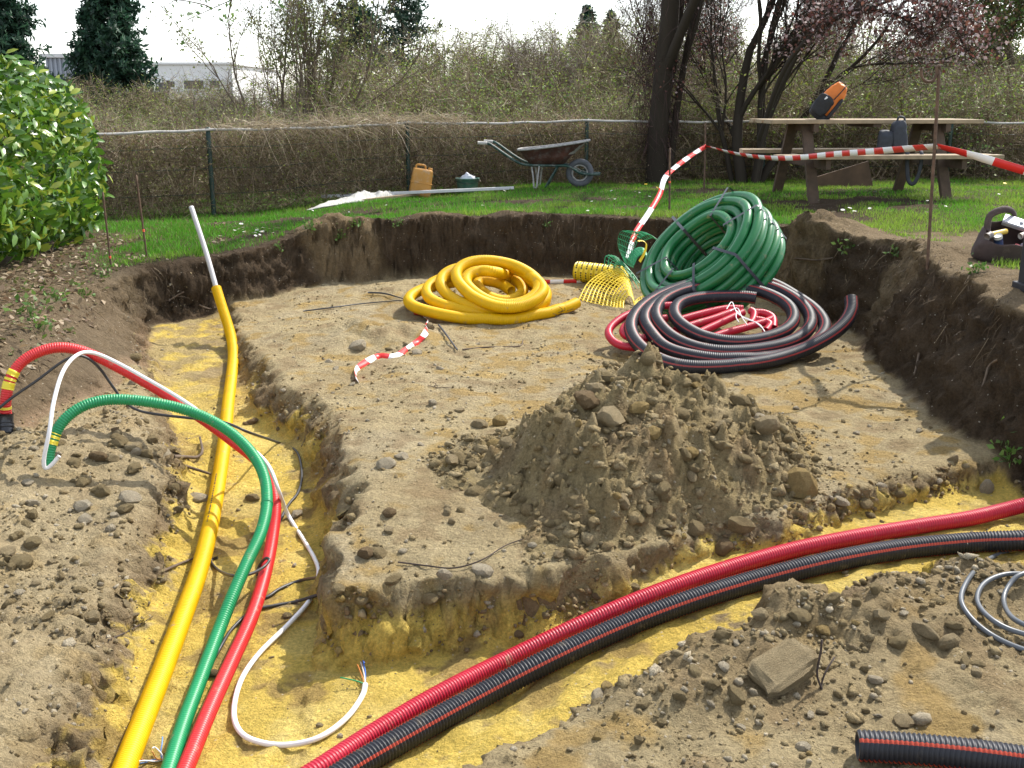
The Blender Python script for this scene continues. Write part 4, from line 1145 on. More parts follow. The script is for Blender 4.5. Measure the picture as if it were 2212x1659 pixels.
ribbon('barrier_tape', gt, .045, 'crumpled piece of red and white tape lying on earth beside yellow coil', None, .14, [.3, 1.0, .2, 1.1, .4, 1.2, .3, 1.3, .6, 1.0, .2, .5])
ribbon('barrier_tape', ons([(1160, 606), (1180, 609), (1210, 609), (1240, 608), (1260, 607)], .015), .04, 'short piece of red and white tape between yellow coil and net roll', None, .12, [.2, .1, .1, .2])

# ------------------------------------------------------------------ sticks, roots, straps on the ground
def stickobj(name, pts, r, m, label, cat='stick', lift=None, group=None):
    o = tube_obj(name, smooth_path(ons(pts, r if lift is None else lift), 8, 1), r, M[m], None, 6, step=.02, rad=[1, .9, .6])
    return tag(o, label, cat, group)
stickobj('plastic_strip', [(655, 672), (720, 664), (790, 655), (875, 648)], .006, 'cable_black', 'thin black plastic strip lying left of the yellow coil', 'strip', .015)
stickobj('plastic_strip', [(795, 632), (830, 634), (870, 645)], .008, 'cable_black', 'thick black plastic strip tucked under the yellow coil', 'strip', .02)
stickobj('plastic_strip', [(948, 702), (962, 720), (988, 756)], .008, 'cable_black', 'black plastic strip poking out in front of the yellow coil', 'strip', .02)
stickobj('stick', [(1000, 755), (1050, 750), (1120, 748), (1130, 735)], .006, 'stick', 'thin bent stick on the pit floor in front of the yellow coil')
stickobj('root', [(375, 990), (400, 988), (425, 988), (437, 975), (432, 945)], .010, 'stick', 'crooked root across the left trench bank', 'root', .03)
stickobj('root', [(385, 1005), (410, 1010), (455, 1025)], .010, 'stick', 'thick root lying on the sand beside the yellow conduit', 'root', .02)
stickobj('root', [(340, 1240), (380, 1222), (420, 1205), (445, 1190)], .007, 'stick', 'thin root on the left bank touching the yellow conduit', 'root')
stickobj('twig', [(235, 1385), (275, 1365), (300, 1352), (330, 1332)], .003, 'stick_dark', 'fine dark twig on the bare left bank', 'twig', .008)
stickobj('twig', [(860, 1215), (920, 1222), (980, 1228), (1040, 1210), (1090, 1180), (1130, 1165)], .0035, 'stick_dark', 'long dark twig lying below the earth heap', 'twig', .01)
tw = on(1775, 1490); t2 = tw + np.array([-.012, 0, .16])
o = empty('twig', tuple(tw)); tag(o, 'forked dark twig standing in the earth beside the flat slab', 'twig')
rel(tube_obj('stem', catmull(np.array([tw, tw + [-.018, 0, .05], tw + [-.012, .0, .12], t2]), 6), .0035, M['stick_dark'], o, 5, step=.02), o)
rel(tube_obj('branch', catmull(np.array([tw + [-.004, 0, .0], tw + [.012, 0.02, .04], tw + [.05, .06, .07]]), 6), .003, M['stick_dark'], o, 5, step=.02), o)
for pts, lab in (([(2212, 764), (2170, 772), (2138, 790), (2130, 812), (2118, 850)], 'pale root hanging out of the shaded right bank'),
                 ([(1985, 765), (1980, 790), (1975, 810)], 'short broken root in the shaded right bank'),
                 ([(1800, 558), (1760, 562), (1720, 560), (1700, 563)], 'thin root along the spoil behind the green coil')):
    stickobj('root', pts, .008, 'stick', lab, 'root', .02)
for pts, lab in (([(365, 650), (385, 640), (398, 632)], 'stub of root in the shaded wall left of the grey pipe'), ([(430, 660), (452, 668), (470, 665)], 'small root under the yellow conduit end')):
    stickobj('root', pts, .008, 'stick', lab, 'root', .02)
# ------------------------------------------------------------------ fence
FL = [(-7.4, 10.3), (-5.6, 11.2), (-3.46, 12.45), (-1.34, 14.0), (1.03, 15.05), (3.55, 15.35), (6.1, 15.2), (8.7, 14.9), (11.2, 14.5)]
RAILZ = [1.27, 1.28, 1.30, 1.345, 1.36, 1.35, 1.34, 1.33, 1.32]
M['post_green'] = mat('dark green coated steel', (0.012, 0.035, 0.025), .5, .2)
M['rail'] = mat('weathered pale rail', (0.42, 0.40, 0.37), .7, .25, 6)
fence = empty('wire_fence', (1.0, 15.0, hz(1.0, 15.0)))
tag(fence, 'low wire fence with dark green posts and pale top rail, overgrown with dry vines', 'fence')
for (x, y), rz in zip(FL, RAILZ):
    z = hz(x, y)
    rel(tube_obj('post', np.array([(x, y, z - .2), (x, y, (z + rz) / 2), (x, y, rz + .03)]), .028, M['post_green'], fence, 10, step=.2), fence)
rpts = []
for k in range(len(FL) - 1):
    for f in np.linspace(0, 1, 8, endpoint=False):
        x = FL[k][0] + (FL[k + 1][0] - FL[k][0]) * f; y = FL[k][1] + (FL[k + 1][1] - FL[k][1]) * f
        rpts.append((x, y - .03, RAILZ[k] + (RAILZ[k + 1] - RAILZ[k]) * f - .02 * math.sin(f * math.pi) + .008 * math.sin(9 * x)))
rel(tube_obj('top_rail', np.array(rpts), .015, M['rail'], fence, 8, step=.15), fence)
for fz in (.25, .55, .8):
    rel(tube_obj('wire', np.array([(p[0], p[1] + .02, hz(p[0], p[1]) + (p[2] - hz(p[0], p[1])) * fz) for p in rpts]), .003, M['post_green'], fence, 4, step=.3), fence)

# ------------------------------------------------------------------ wheelbarrow
M['tray'] = mat('rusty brown tray', (0.085, 0.032, 0.022), .75, .4, 9, .2, 40, dirt=(0.16, 0.15, 0.14), dirt_amt=.45)
M['frame_green'] = mat('green painted tube', (0.012, 0.05, 0.038), .5, .25, 9, dirt=(0.22, 0.21, 0.19), dirt_amt=.5)
M['cement'] = mat('cement crust', (0.34, 0.33, 0.31), .9, .25, 30, .4, 80)
M['tyre'] = mat('dusty grey tyre', (0.10, 0.105, 0.115), .85, .25, 14, .3, 60)
wb0 = on(1252, 404)
WB = empty('wheelbarrow', tuple(wb0), (0, 0, R(-7)))
tag(WB, 'old wheelbarrow with rusty brown tray parked by the fence', 'wheelbarrow')
hp = [(-1.26, .555), (-1.15, .55), (-1.085, .52), (-.80, .333), (-.625, .282), (-.25, .276), (-.155, .27), (-.075, .235), (.04, .175), (.26, .168)]
for s_ in (-1, 1):
    yv = np.interp([p[0] for p in hp], [-1.26, -.6, -.1, .26], [.27, .21, .12, .10]) * s_
    pts = np.array([(p[0], y_, p[1]) for p, y_ in zip(hp, yv)])
    tube_obj('handle', smooth_path(pts, 8, 2), .017, M['frame_green'], WB, 10, step=.03)
    tube_obj('grip', np.array([(-1.27, .27 * s_, .556), (-1.15, .262 * s_, .55)]), .021, M['rail'], WB, 10, step=.03)
    tube_obj('leg', np.array([(-.60, .20 * s_, .28), (-.575, .215 * s_, .14), (-.565, .22 * s_, 0.0), (-.53, .22 * s_, .0), (-.515, .21 * s_, .15), (-.50, .2 * s_, .27)]), .011, M['cement'], WB, 8, step=.03)
    tube_obj('brace', np.array([(-.27, .16 * s_, .27), (-.36, .19 * s_, .12), (-.425, .2 * s_, 0.0)]), .012, M['frame_green'], WB, 8, step=.03)
tube_obj('crossbar', np.array([(-.30, -.18, .265), (-.30, .18, .265)]), .012, M['frame_green'], WB, 8, step=.06)
tube_obj('axle', np.array([(0, -.12, .178), (0, .12, .178)]), .012, M['frame_green'], WB, 8, step=.06)
wheel = empty('wheel'); wheel.parent = WB; wheel.location = (0, 0, .178)
th = np.linspace(0, 2 * math.pi, 41)
circ = lambda r: np.stack([r * np.cos(th), 0 * th, r * np.sin(th)], 1)
def torus(name, r, t, m, parent, flat=1.0):
    V_, F_, _, _ = tube_arrays(circ(r), t, 12, step=2 * math.pi * r / 40)
    V_[:, 1] *= flat
    return mobj(name, npmesh(name, V_, F_, m, True), parent)
torus('tyre', .140, .038, M['tyre'], wheel, 1.05)
torus('rim', .098, .012, M['cement'], wheel, 1.6)
for k in range(8):
    a = k / 8 * 2 * math.pi
    tube_obj('spoke', np.array([(0, .03 * (-1) ** k, 0), (.1 * math.cos(a), 0, .1 * math.sin(a))]), .004, M['frame_green'], wheel, 5, step=.05)
tube_obj('hub', np.array([(0, -.045, 0), (0, .045, 0)]), .022, M['frame_green'], wheel, 10, step=.03)
# tray: lofted shell with a rolled rim
def rring(x0, x1, hw, z0, z1, n=28, inset=0.0):
    out = []
    for k in range(n):
        a = 2 * math.pi * k / n
        c, s_ = math.cos(a), math.sin(a)
        cx = math.copysign(abs(c) ** .5, c); sy = math.copysign(abs(s_) ** .5, s_)
        x = (x0 + x1) / 2 + (x1 - x0) / 2 * cx
        f = (x - x0) / (x1 - x0)
        out.append((x, hw * sy * (1 - .25 * f * (1 if z0 > .4 else .5)), z0 + (z1 - z0) * f ** 1.4))
    return np.array(out)
rings = [rring(-.64, -.20, .20, .292, .292), rring(-.70, -.08, .26, .375, .42), rring(-.77, .10, .325, .465, .58), rring(-.79, .12, .335, .468, .583),
         rring(-.765, .095, .318, .462, .575), rring(-.69, -.07, .25, .375, .42), rring(-.63, -.21, .19, .305, .305)]
V_ = np.vstack(rings); n_ = 28; F_ = []; mi = []
for a in range(len(rings) - 1):
    for k in range(n_):
        F_.append([a * n_ + k, a * n_ + (k + 1) % n_, (a + 1) * n_ + (k + 1) % n_, (a + 1) * n_ + k]); mi.append(1 if a in (2, 3, 4) else 0)
bm = bmesh.new(); vv = [bm.verts.new(v) for v in V_]
for f, m_ in zip(F_, mi):
    ff = bm.faces.new([vv[q] for q in f]); ff.material_index = m_; ff.smooth = True
bm.faces.new(vv[:n_][::-1]); fb = bm.faces.new(vv[-n_:]); fb.material_index = 1
bmobj('tray', bm, [M['tray'], M['cement']], WB)
tube_obj('rim_bead', np.vstack([rring(-.785, .118, .332, .469, .584), rring(-.785, .118, .332, .469, .584)[:1]]), .013, M['cement'], WB, 8, step=.03)

# ------------------------------------------------------------------ jerrycan, bucket, poles, sheet
M['can'] = mat('faded orange can', (0.50, 0.24, 0.045), .55, .12, 6, dirt=(0.45, 0.36, 0.25), dirt_amt=.35)
jp = on(905, 421); jp = at(905, 421, jp[1] - .35); jp[2] = hz(jp[0], jp[1]) + .015
J = empty('jerrycan', (jp[0], jp[1], jp[2]), (0, R(10), R(8)))
tag(J, 'faded orange plastic jerrycan tilted against the fence vines', 'jerrycan')
bm = bmesh.new(); add_box(bm, (0, 0, .175), (.27, .20, .35), None, .03)
for v in bm.verts:
    if v.co.z > .3: v.co.x *= .93; v.co.y *= .9
bmobj('body', bm, M['can'], J, True)
bm = bmesh.new(); add_box(bm, (0, 0, .175), (.275, .206, .012), None, .003); bmobj('seam', bm, M['can'], J)
tube_obj('handle', catmull(np.array([(-.09, 0, .34), (-.09, 0, .385), (-.04, 0, .395), (.02, 0, .39), (.03, 0, .34)]), 6), .012, M['can'], J, 8, step=.015)
tube_obj('cap', np.array([(.09, 0, .34), (.09, 0, .375)]), .028, M['can'], J, 14, step=.015)
M['bucket'] = mat('dull green plastic', (0.06, 0.155, 0.115), .5, .15, 8, dirt=(0.3, 0.3, 0.26), dirt_amt=.4)
bp0 = on(1010, 414); bp0 = at(1010, 414, bp0[1] - .35); bp0[2] = hz(bp0[0], bp0[1]) + .01
Bk = empty('bucket', tuple(bp0)); tag(Bk, 'dull green builder bucket beside the orange jerrycan', 'bucket')
def lathe(name, prof, m, parent, n=28, sx=1.0, sy=1.0, jit=0.0, seed=0):
    V_ = []; F_ = []
    for i, (r, z) in enumerate(prof):
        for k in range(n):
            a = 2 * math.pi * k / n
            V_.append((r * math.cos(a) * sx, r * math.sin(a) * sy, z))
    for i in range(len(prof) - 1):
        for k in range(n):
            F_.append([i * n + k, i * n + (k + 1) % n, (i + 1) * n + (k + 1) % n, (i + 1) * n + k])
    V_ = np.array(V_)
    if jit:
        V_ = V_ + jit * np.stack([noise3(V_[:, 0] * 9 + seed, V_[:, 1] * 9, V_[:, 2] * 9 + q * 7) for q in range(3)], 1)
    return mobj(name, npmesh(name, V_, np.array(F_), m, True), parent)
lathe('pail', [(.001, .004), (.118, .0), (.125, .01), (.147, .17), (.158, .172), (.158, .186), (.143, .186), (.12, .02), (.001, .015)], M['bucket'], Bk)
tube_obj('bail', catmull(np.array([(-.155, 0, .18), (-.14, -.09, .15), (0, -.16, .12), (.14, -.09, .15), (.155, 0, .18)]), 8), .0035, M['post_green'], Bk, 6, step=.02)
M['film'] = mat('clear plastic film', (0.62, 0.65, 0.70), .25, .12, 12)
pbg = lathe('plastic_bag', [(.001, .02), (.09, .02), (.11, .12), (.105, .18), (.085, .215), (.05, .225), (.02, .245), (.001, .235)], M['film'], None, 20, jit=.05, seed=3)
pbg.location = tuple(bp0); tag(pbg, 'crumpled pale plastic bag stuffed in the green bucket', 'plastic bag')

M['pvc'] = mat('pale grey profile', (0.60, 0.60, 0.60), .5, .1)
a = on(694, 433); b = on(1110, 411)
a[2] += .05; b[2] += .03
o = beam('long_rail', a, b, .05, .035, M['pvc'], None, bevel=.004); tag(o, 'long pale grey profile lying along the fence foot', 'profile')
a = on(770, 437); b = on(988, 417)
a[2] += .02; b[2] += .05
o = beam('timber_plank', a + [0, -.08, 0], b + [0, -.06, .0], .06, .03, M['wood'], None); tag(o, 'brown timber batten lying beside the pale profile', 'timber')
# rumpled white sheet
M['sheet'] = mat('white woven sheet', (0.50, 0.49, 0.45), .8, .08, 20)
nu, nv = 60, 22
c0 = on(672, 452); c1 = on(862, 430)
V_ = []
for u in np.linspace(0, 1, nu):
    for v in np.linspace(-.5, .5, nv):
        base = c0 + (c1 - c0) * u
        wdt = .30 * (0.35 + .9 * math.sin(min(1, u * 1.15) * math.pi * .95) ** .7)
        x = base[0] + v * .1; y = base[1] + v * wdt * 2
        V_.append((x, y, 0))
V_ = np.array(V_)
U_ = np.repeat(np.linspace(0, 1, nu), nv); W_ = np.tile(np.linspace(-.5, .5, nv), nu)
V_[:, 2] = zsurf(V_[:, 0], V_[:, 1]) + .012 + (0.05 + .10 * np.exp(-((U_ - .58) / .13) ** 2) + .08 * np.exp(-((U_ - .85) / .08) ** 2)) * np.cos(W_ * math.pi) * (.6 + .6 * np.abs(fbm(V_[:, 0], V_[:, 1], 0 * U_, 7, 3))) * sstep(0, .2, U_)
V_[:, 0] += .03 * noise3(V_[:, 0] * 6, V_[:, 1] * 6, 1.0)
F_ = np.array([[i * nv + j, (i + 1) * nv + j, (i + 1) * nv + j + 1, i * nv + j + 1] for i in range(nu - 1) for j in range(nv - 1)])
o = mobj('white_sheet', npmesh('white_sheet', V_, F_, M['sheet'], True)); o.modifiers.new('thickness', 'SOLIDIFY').thickness = .006
tag(o, 'rumpled white plastic sheet lying on the grass by the profile', 'sheet')

# ------------------------------------------------------------------ picnic table
tc = np.array([3.53, 11.0]); tz = hz(3.45, 10.9)
T = empty('picnic_table', (tc[0], tc[1], tz), (0, 0, R(4)))
tag(T, 'wooden picnic table with attached benches on the lawn', 'picnic table')
LT = 2.12
for k in range(5):
    box_obj('tabletop_plank', ((k % 2) * .012, -.30 + k * .15, .752), (LT + .01 * (k % 3), .142, .038), M['wood'], T, None, .005)
for s_ in (-1, 1):
    for q in (-1, 1):
        box_obj('seat_plank', (.02 * q, s_ * (.66 + .075 * q), .435), (LT - .02, .140, .038), M['wood'], T, None, .005)
for sx_ in (-.66, .66):
    box_obj('top_bearer', (sx_ + .05, 0, .70), (.05, .72, .09), M['wood_shaded'], T, None, .004)
    box_obj('seat_bearer', (sx_ + .05, 0, .37), (.05, 1.52, .10), M['wood_shaded'], T, None, .004)
    for s_ in (-1, 1):
        beam('leg', (sx_, s_ * .20, .74), (sx_, s_ * .60, -.05), .05, .10, M['wood_shaded'], T, (1, 0, 0))
box_obj('centre_batten', (0, 0, .715), (.08, .70, .035), M['wood_shaded'], T, None, .004)
ttop = tz + .772
M['brown_board'] = mat('rust brown board', (0.10, 0.06, 0.035), .85, .3, 6)
P4 = [at(1742, 404, 12.6), at(1745, 388, 12.6), at(1876, 348, 12.6), at(1886, 405, 12.6)]
bm = bmesh.new()
fv = [bm.verts.new(p) for p in P4]; bv = [bm.verts.new(p + np.array([0, .03, 0])) for p in P4]
bm.faces.new(fv); bm.faces.new(bv[::-1])
for k in range(4): bm.faces.new([fv[k], bv[k], bv[(k + 1) % 4], fv[(k + 1) % 4]])
bmesh.ops.recalc_face_normals(bm, faces=bm.faces)
o = bmobj('brown_board', bm, M['brown_board']); tag(o, 'slanting rust brown board standing behind the picnic table', 'board')

# ------------------------------------------------------------------ backpack on the table
M['orange_cloth'] = mat('orange nylon', (0.62, 0.16, 0.015), .55, .1, 9, .25, 14)
M['black_cloth'] = mat('black nylon', (0.012, 0.012, 0.014), .7, .25, 30, .2, 60)
M['reflect'] = mat('white logo', (0.7, 0.7, 0.7), .5, .05)
bpk = at(1757, 256, 10.85)
K = empty('backpack', (bpk[0] + .03, bpk[1], ttop + .01), (0, R(36), R(-14))); K.scale = (.84, .84, .84)
tag(K, 'orange and black backpack slumped on the picnic table', 'backpack')
def pillow(name, c, size, m, parent, e=.55, n=24, puff=0.02, seed=0, bend=0.0, taper=0.0, crease=0.0):
    V_ = []; F_ = []
    nl_ = 16
    for i in range(nl_ + 1):
        ph = -math.pi / 2 + math.pi * i / nl_
        for k in range(n):
            a = 2 * math.pi * k / n
            f = lambda t, ee: math.copysign(abs(t) ** ee, t)
            V_.append((size[0] / 2 * f(math.cos(ph), e) * f(math.cos(a), e), size[1] / 2 * f(math.cos(ph), e) * f(math.sin(a), e), size[2] / 2 * f(math.sin(ph), e)))
    V_ = np.array(V_)
    V_ = V_ * (1 + puff * fbm(V_[:, 0] + seed, V_[:, 1], V_[:, 2], 11, 2))[:, None]
    tz_ = V_[:, 2] / size[2] + .5
    V_[:, :2] *= (1 - taper * np.clip(tz_, 0, 1) ** 1.5)[:, None]
    V_[:, 0] += bend * (V_[:, 2] / size[2]) ** 2 + crease * noise3(V_[:, 0] * 9 + seed, V_[:, 1] * 9, V_[:, 2] * 16)
    V_[:, 1] += crease * noise3(V_[:, 0] * 11 + seed, V_[:, 1] * 9 + 5, V_[:, 2] * 14)
    V_ = V_ + np.array(c)
    for i in range(nl_):
        for k in range(n):
            F_.append([i * n + k, i * n + (k + 1) % n, (i + 1) * n + (k + 1) % n, (i + 1) * n + k])
    return mobj(name, npmesh(name, V_, np.array(F_), m, True), parent)
pillow('body', (0, 0, .235), (.27, .20, .46), M['orange_cloth'], K, .68, puff=.10, seed=2, taper=.28, crease=.022)
pillow('front_pocket', (-.045, -.085, .15), (.19, .09, .26), M['black_cloth'], K, .55, puff=.08, seed=4, crease=.015)
pillow('side_panel', (.10, -.05, .19), (.05, .13, .30), M['black_cloth'], K, .6, seed=5)
pillow('base', (0, 0, .04), (.25, .19, .10), M['black_cloth'], K, .5, seed=6)
tube_obj('zip', catmull(np.array([(.02, -.105, .27), (.03, -.098, .36), (.035, -.06, .45), (.03, 0, .475)]), 6), .006, M['black_cloth'], K, 6, step=.02)
tube_obj('strap', catmull(np.array([(-.06, .1, .42), (-.11, .16, .3), (-.13, .14, .12), (-.12, .08, .03)]), 6), .018, M['black_cloth'], K, 6, step=.02, flat=.4)
tube_obj('haul_loop', catmull(np.array([(-.03, .05, .45), (-.05, .06, .49), (-.08, .06, .47), (-.08, .06, .43)]), 6), .007, M['black_cloth'], K, 6, step=.02)
box_obj('logo', (-.06, -.132, .235), (.022, .003, .04), M['reflect'], K, None, .001)

# black bag with a hanging strap on the bench
bb = at(1925, 336, 10.45)
M['dark_cloth'] = mat('charcoal nylon', (0.022, 0.025, 0.034), .65, .25, 20, .2, 50)
KB = empty('shoulder_bag', (bb[0], bb[1] + .02, tz + .455)); tag(KB, 'black shoulder bag on the picnic bench with its strap hanging down', 'bag')
pillow('body', (.06, 0, .155), (.16, .15, .31), M['dark_cloth'], KB, .5, puff=.10, seed=1, taper=.15, crease=.018)
pillow('side_pocket', (-.065, 0, .11), (.14, .13, .22), M['dark_cloth'], KB, .5, puff=.10, seed=8, crease=.018)
tube_obj('top_handle', catmull(np.array([(.03, 0, .29), (.05, 0, .345), (.10, 0, .335), (.11, 0, .29)]), 6), .010, M['dark_cloth'], KB, 6, step=.015)
tube_obj('strap', catmull(np.array([(.12, -.07, .06), (.12, -.11, .02), (.125, -.13, -.12), (.15, -.135, -.25), (.205, -.13, -.27), (.245, -.13, -.16), (.255, -.12, .0), (.24, -.06, .05), (.18, -.04, .06), (.13, -.03, .08)]), 8), .020, M['dark_cloth'], KB, 8, step=.02, flat=.35)

# ------------------------------------------------------------------ tool bag
M['bag_cloth'] = mat('brown purple canvas', (0.06, 0.040, 0.036), .85, .25, 9, .4, 50, dirt=(0.12, 0.09, 0.07), dirt_amt=.3)
tb = on(2165, 566)
TB = empty('tool_bag', (tb[0] + .03, tb[1] + .13, tb[2] - .005), (R(30), 0, R(10)))
tag(TB, 'open slouching brown canvas tool bag full of tools on the lawn', 'tool bag')
lathe('bag', [(.001, .0), (.13, .0), (.165, .03), (.185, .09), (.178, .15), (.165, .20), (.158, .21), (.150, .205), (.16, .14), (.165, .08), (.14, .04), (.001, .035)], M['bag_cloth'], TB, 36, 1.12, .85, .028, 5)
tube_obj('handle', catmull(np.array([(-.13, .06, .19), (-.11, .12, .26), (-.02, .145, .29), (.06, .145, .27), (.10, .12, .2)]), 8), .022, M['bag_cloth'], TB, 8, step=.015, flat=.45)
def tool(name, parts, label, cat='tool'):
    o = empty(name, tuple(TB.matrix_basis @ Vector((0, 0, .05))), tuple(TB.rotation_euler)); tag(o, label, cat)
    for nm, pts, r, c, seg in parts:
        mm = mat(nm + ' colour', c, .4, .1)
        tube_obj(nm, np.array(pts), r, mm, o, seg, step=.02)
    return o
tool('hammer', [('handle', [(-.17, -.02, .165), (-.02, .03, .155)], .018, (.62, .42, .05), 10), ('head', [(-.185, -.03, .16), (-.15, -.015, .166)], .024, (.12, .1, .09), 10)], 'yellow handled tool lying across the tool bag rim')
tool('spray_can', [('can', [(-.11, -.04, .155), (-.06, -.07, .03)], .027, (.03, .06, .14), 12), ('cap', [(-.118, -.036, .175), (-.108, -.041, .15)], .026, (.6, .6, .57), 12)], 'dark blue can with white cap standing in the tool bag')
tool('chisel', [('grip', [(-.01, -.10, .06), (.04, -.06, .11)], .02, (.6, .12, .13), 10), ('butt', [(-.03, -.115, .04), (-.01, -.10, .06)], .021, (.6, .52, .44), 10)], 'pink gripped tool poking from the front of the tool bag')
tool('screwdriver', [('grip', [(.13, -.02, .13), (.18, .01, .16)], .017, (.6, .05, .03), 10), ('shaft', [(.06, -.06, .08), (.13, -.02, .13)], .008, (.4, .4, .42), 8)], 'red handled screwdriver in the tool bag')
tool('tape_roll', [('roll', [(.10, -.07, .09), (.10, -.04, .10)], .034, (.3, .3, .36), 14)], 'grey tape roll in the tool bag', 'tape roll')
tool('torch', [('body', [(.09, .02, .12), (.13, .03, .125)], .02, (.55, .52, .45), 10)], 'small cream tool piece in the tool bag')
M['alu'] = mat('brushed aluminium', (0.42, 0.43, 0.46), .4, .06, 20, metal=.6)
o = empty('metal_float', tuple(TB.matrix_basis @ Vector((.075, .06, .245))), (R(30), R(16), R(-26)))
tag(o, 'flat pale metal trowel float resting on top of the tool bag', 'tool')
box_obj('plate', (0, 0, 0), (.20, .08, .012), M['alu'], o, None, .003); box_obj('edge', (0, -.043, -.010), (.198, .006, .022), M['alu'], o, None, .001)
tube_obj('rivet', np.array([(.01, 0, .005), (.01, 0, .014)]), .012, M['alu'], o, 10, step=.01)
# dark post at the edge of the lawn
M['dark_paint'] = mat('near black paint', (0.012, 0.012, 0.017), .6, .2)
dp = on(2216, 628)
o = empty('dark_post', tuple(dp)); tag(o, 'dark square post standing beside the tool bag', 'post')
box_obj('shaft', (.05, .04, .27), (.11, .11, .62), M['dark_paint'], o, None, .01)
box_obj('foot', (.05, .04, .015), (.15, .15, .04), M['dark_paint'], o, None, .006)

# ------------------------------------------------------------------ buildings far behind
M['render_white'] = mat('white render', (0.78, 0.78, 0.77), .8, .04, 2)
M['shed_grey'] = mat('grey blue cladding', (0.30, 0.33, 0.38), .6, .08, 1)
M['window_dark'] = mat('window glass', (0.05, 0.05, 0.055), .15, .1)
M['tile'] = mat('pale roof', (0.45, 0.42, 0.40), .8, .1)
def fb(px0, px1, pytop, Y, zb, depth):
    a = at(px0, pytop, Y); b = at(px1, pytop, Y)
    return a[0], b[0], a[2], zb
x0, x1, zt, zb = fb(330, 500, 140, 42, 0, 8)
Hs = empty('white_house', ((x0 + x1) / 2, 42, 0)); tag(Hs, 'white rendered house with dark windows showing through the bare brush', 'house')
w = x1 - x0
box_obj('wall', (0, 4, zt / 2), (w, 8, zt), M['render_white'], Hs, None, .02)
box_obj('roof', (0, 4, zt + .05), (w + .2, 8.2, .10), M['render_white'], Hs, None, .03)
def win(px0, px1, py0, py1, Y, parent):
    a = at(px0, py1, Y); b = at(px1, py0, Y)
    f = box_obj('window', (( a[0] + b[0]) / 2 - parent.location[0], -.03, (a[2] + b[2]) / 2), (b[0] - a[0] + .16, .10, b[2] - a[2] + .16), M['render_white'], parent, None, .01)
    box_obj('pane', ((a[0] + b[0]) / 2 - parent.location[0], -.075, (a[2] + b[2]) / 2), (b[0] - a[0], .05, b[2] - a[2]), M['window_dark'], f, None, .004)
win(346, 364, 178, 210, 42, Hs); win(366, 378, 176, 188, 42, Hs); win(400, 440, 174, 192, 42, Hs); win(455, 475, 174, 190, 42, Hs)
x0, x1, zt, zb = fb(96, 205, 124, 55, 0, 10)
Sh = empty('grey_shed', ((x0 + x1) / 2, 55, 0)); tag(Sh, 'grey blue corrugated shed beyond the conifers', 'shed')
w = x1 - x0
box_obj('wall', (0, 4, zt / 2), (w - .1, 8, zt), M['shed_grey'], Sh, None, .02)
n_ = int(w / .22)
for k in range(n_):
    box_obj('cladding_rib', (-w / 2 + .11 + k * .22, -.02, zt / 2), (.09, .12, zt - .05), M['shed_grey'], Sh, None, .01)
box_obj('roof', (0, 4, zt + .08), (w + .3, 8.4, .2), M['pvc'], Sh, None, .02)
M['poly'] = mat('pale green greenhouse film', (0.30, 0.42, 0.40), .3, .1, 3)
G = empty('greenhouse', (at(2190, 190, 30)[0], 30, 1.2)); tag(G, 'pale green curved greenhouse roof beyond the brush', 'greenhouse')
pr_ = np.array([(2.6 * math.cos(t) , 0, .95 * math.sin(t)) for t in np.linspace(0, math.pi, 25)])
V_ = np.vstack([pr_, pr_ + np.array([0, 7, 0])]); n_ = 25
gz = at(2190, 200, 30)[2] - 1.2
V_[:, 2] += gz
mobj('cover', npmesh('cover', V_, np.array([[k, k + 1, n_ + k + 1, n_ + k] for k in range(n_ - 1)]), M['poly'], True), G).modifiers.new('thickness', 'SOLIDIFY').thickness = .02
for yy_ in (0, 3.5, 7):
    tube_obj('hoop', pr_ * np.array([1.01, 1, 1.01]) + np.array([0, yy_, gz]), .03, M['rail'], G, 6, step=.3)
for sx_ in (-2.6, 2.6):
    box_obj('side_wall', (sx_, 3.5, gz / 2), (.05, 7, gz), M['poly'], G, None, .005)
# ------------------------------------------------------------------ vegetation builders
def unit(v): return v / (np.linalg.norm(v, axis=-1, keepdims=True) + 1e-9)

def ribbons(P0, D, L, W, r, droop=0.0, bend=.35, seg=2):
    """bent flat twigs: P0 (n,3), D (n,3) directions, L lengths, W widths -> verts, quads"""
    n = len(P0)
    D = unit(D); B_ = unit(r.normal(size=(n, 3)))
    side = unit(np.cross(D, r.normal(size=(n, 3))))
    pts = []
    for k in range(seg + 1):
        t = k / seg
        p = P0 + D * (L * t)[:, None] + B_ * (L * bend * t * t)[:, None] * .5
        p[:, 2] -= droop * L * t * t
        w = (W * (1 - .75 * t))[:, None]
        pts += [p - side * w, p + side * w]
    V_ = np.stack(pts, 1)
    m = 2 * (seg + 1)
    F1 = np.array([[2 * k, 2 * k + 2, 2 * k + 3, 2 * k + 1] for k in range(seg)])
    F_ = (F1[None] + (np.arange(n) * m)[:, None, None]).reshape(-1, 4)
    return V_.reshape(-1, 3), F_, m

def leaves(P0, S, r, aspect=.5, N=None, fold=.25):
    """folded diamond leaves"""
    n = len(P0)
    d = unit(r.normal(size=(n, 3)))
    nn = unit(r.normal(size=(n, 3)) + (0 if N is None else N * 1.6))
    s = unit(np.cross(nn, d)); d = unit(np.cross(s, nn))
    S = S[:, None]
    a = P0; b = P0 + d * S * .45 + s * S * aspect * .5 + nn * S * fold * .3
    c = P0 + d * S - nn * S * fold * .25; e = P0 + d * S * .45 - s * S * aspect * .5 + nn * S * fold * .3
    V_ = np.stack([a, b, c, e], 1)
    F_ = np.arange(4 * n).reshape(n, 4)
    return V_.reshape(-1, 3), F_, 4

def tint(n, cols, r, var=.3, weights=None):
    c = np.array(cols)[r.choice(len(cols), n, p=weights)]
    return np.clip(c * r.uniform(1 - var, 1 + var, (n, 1)), .004, .95)

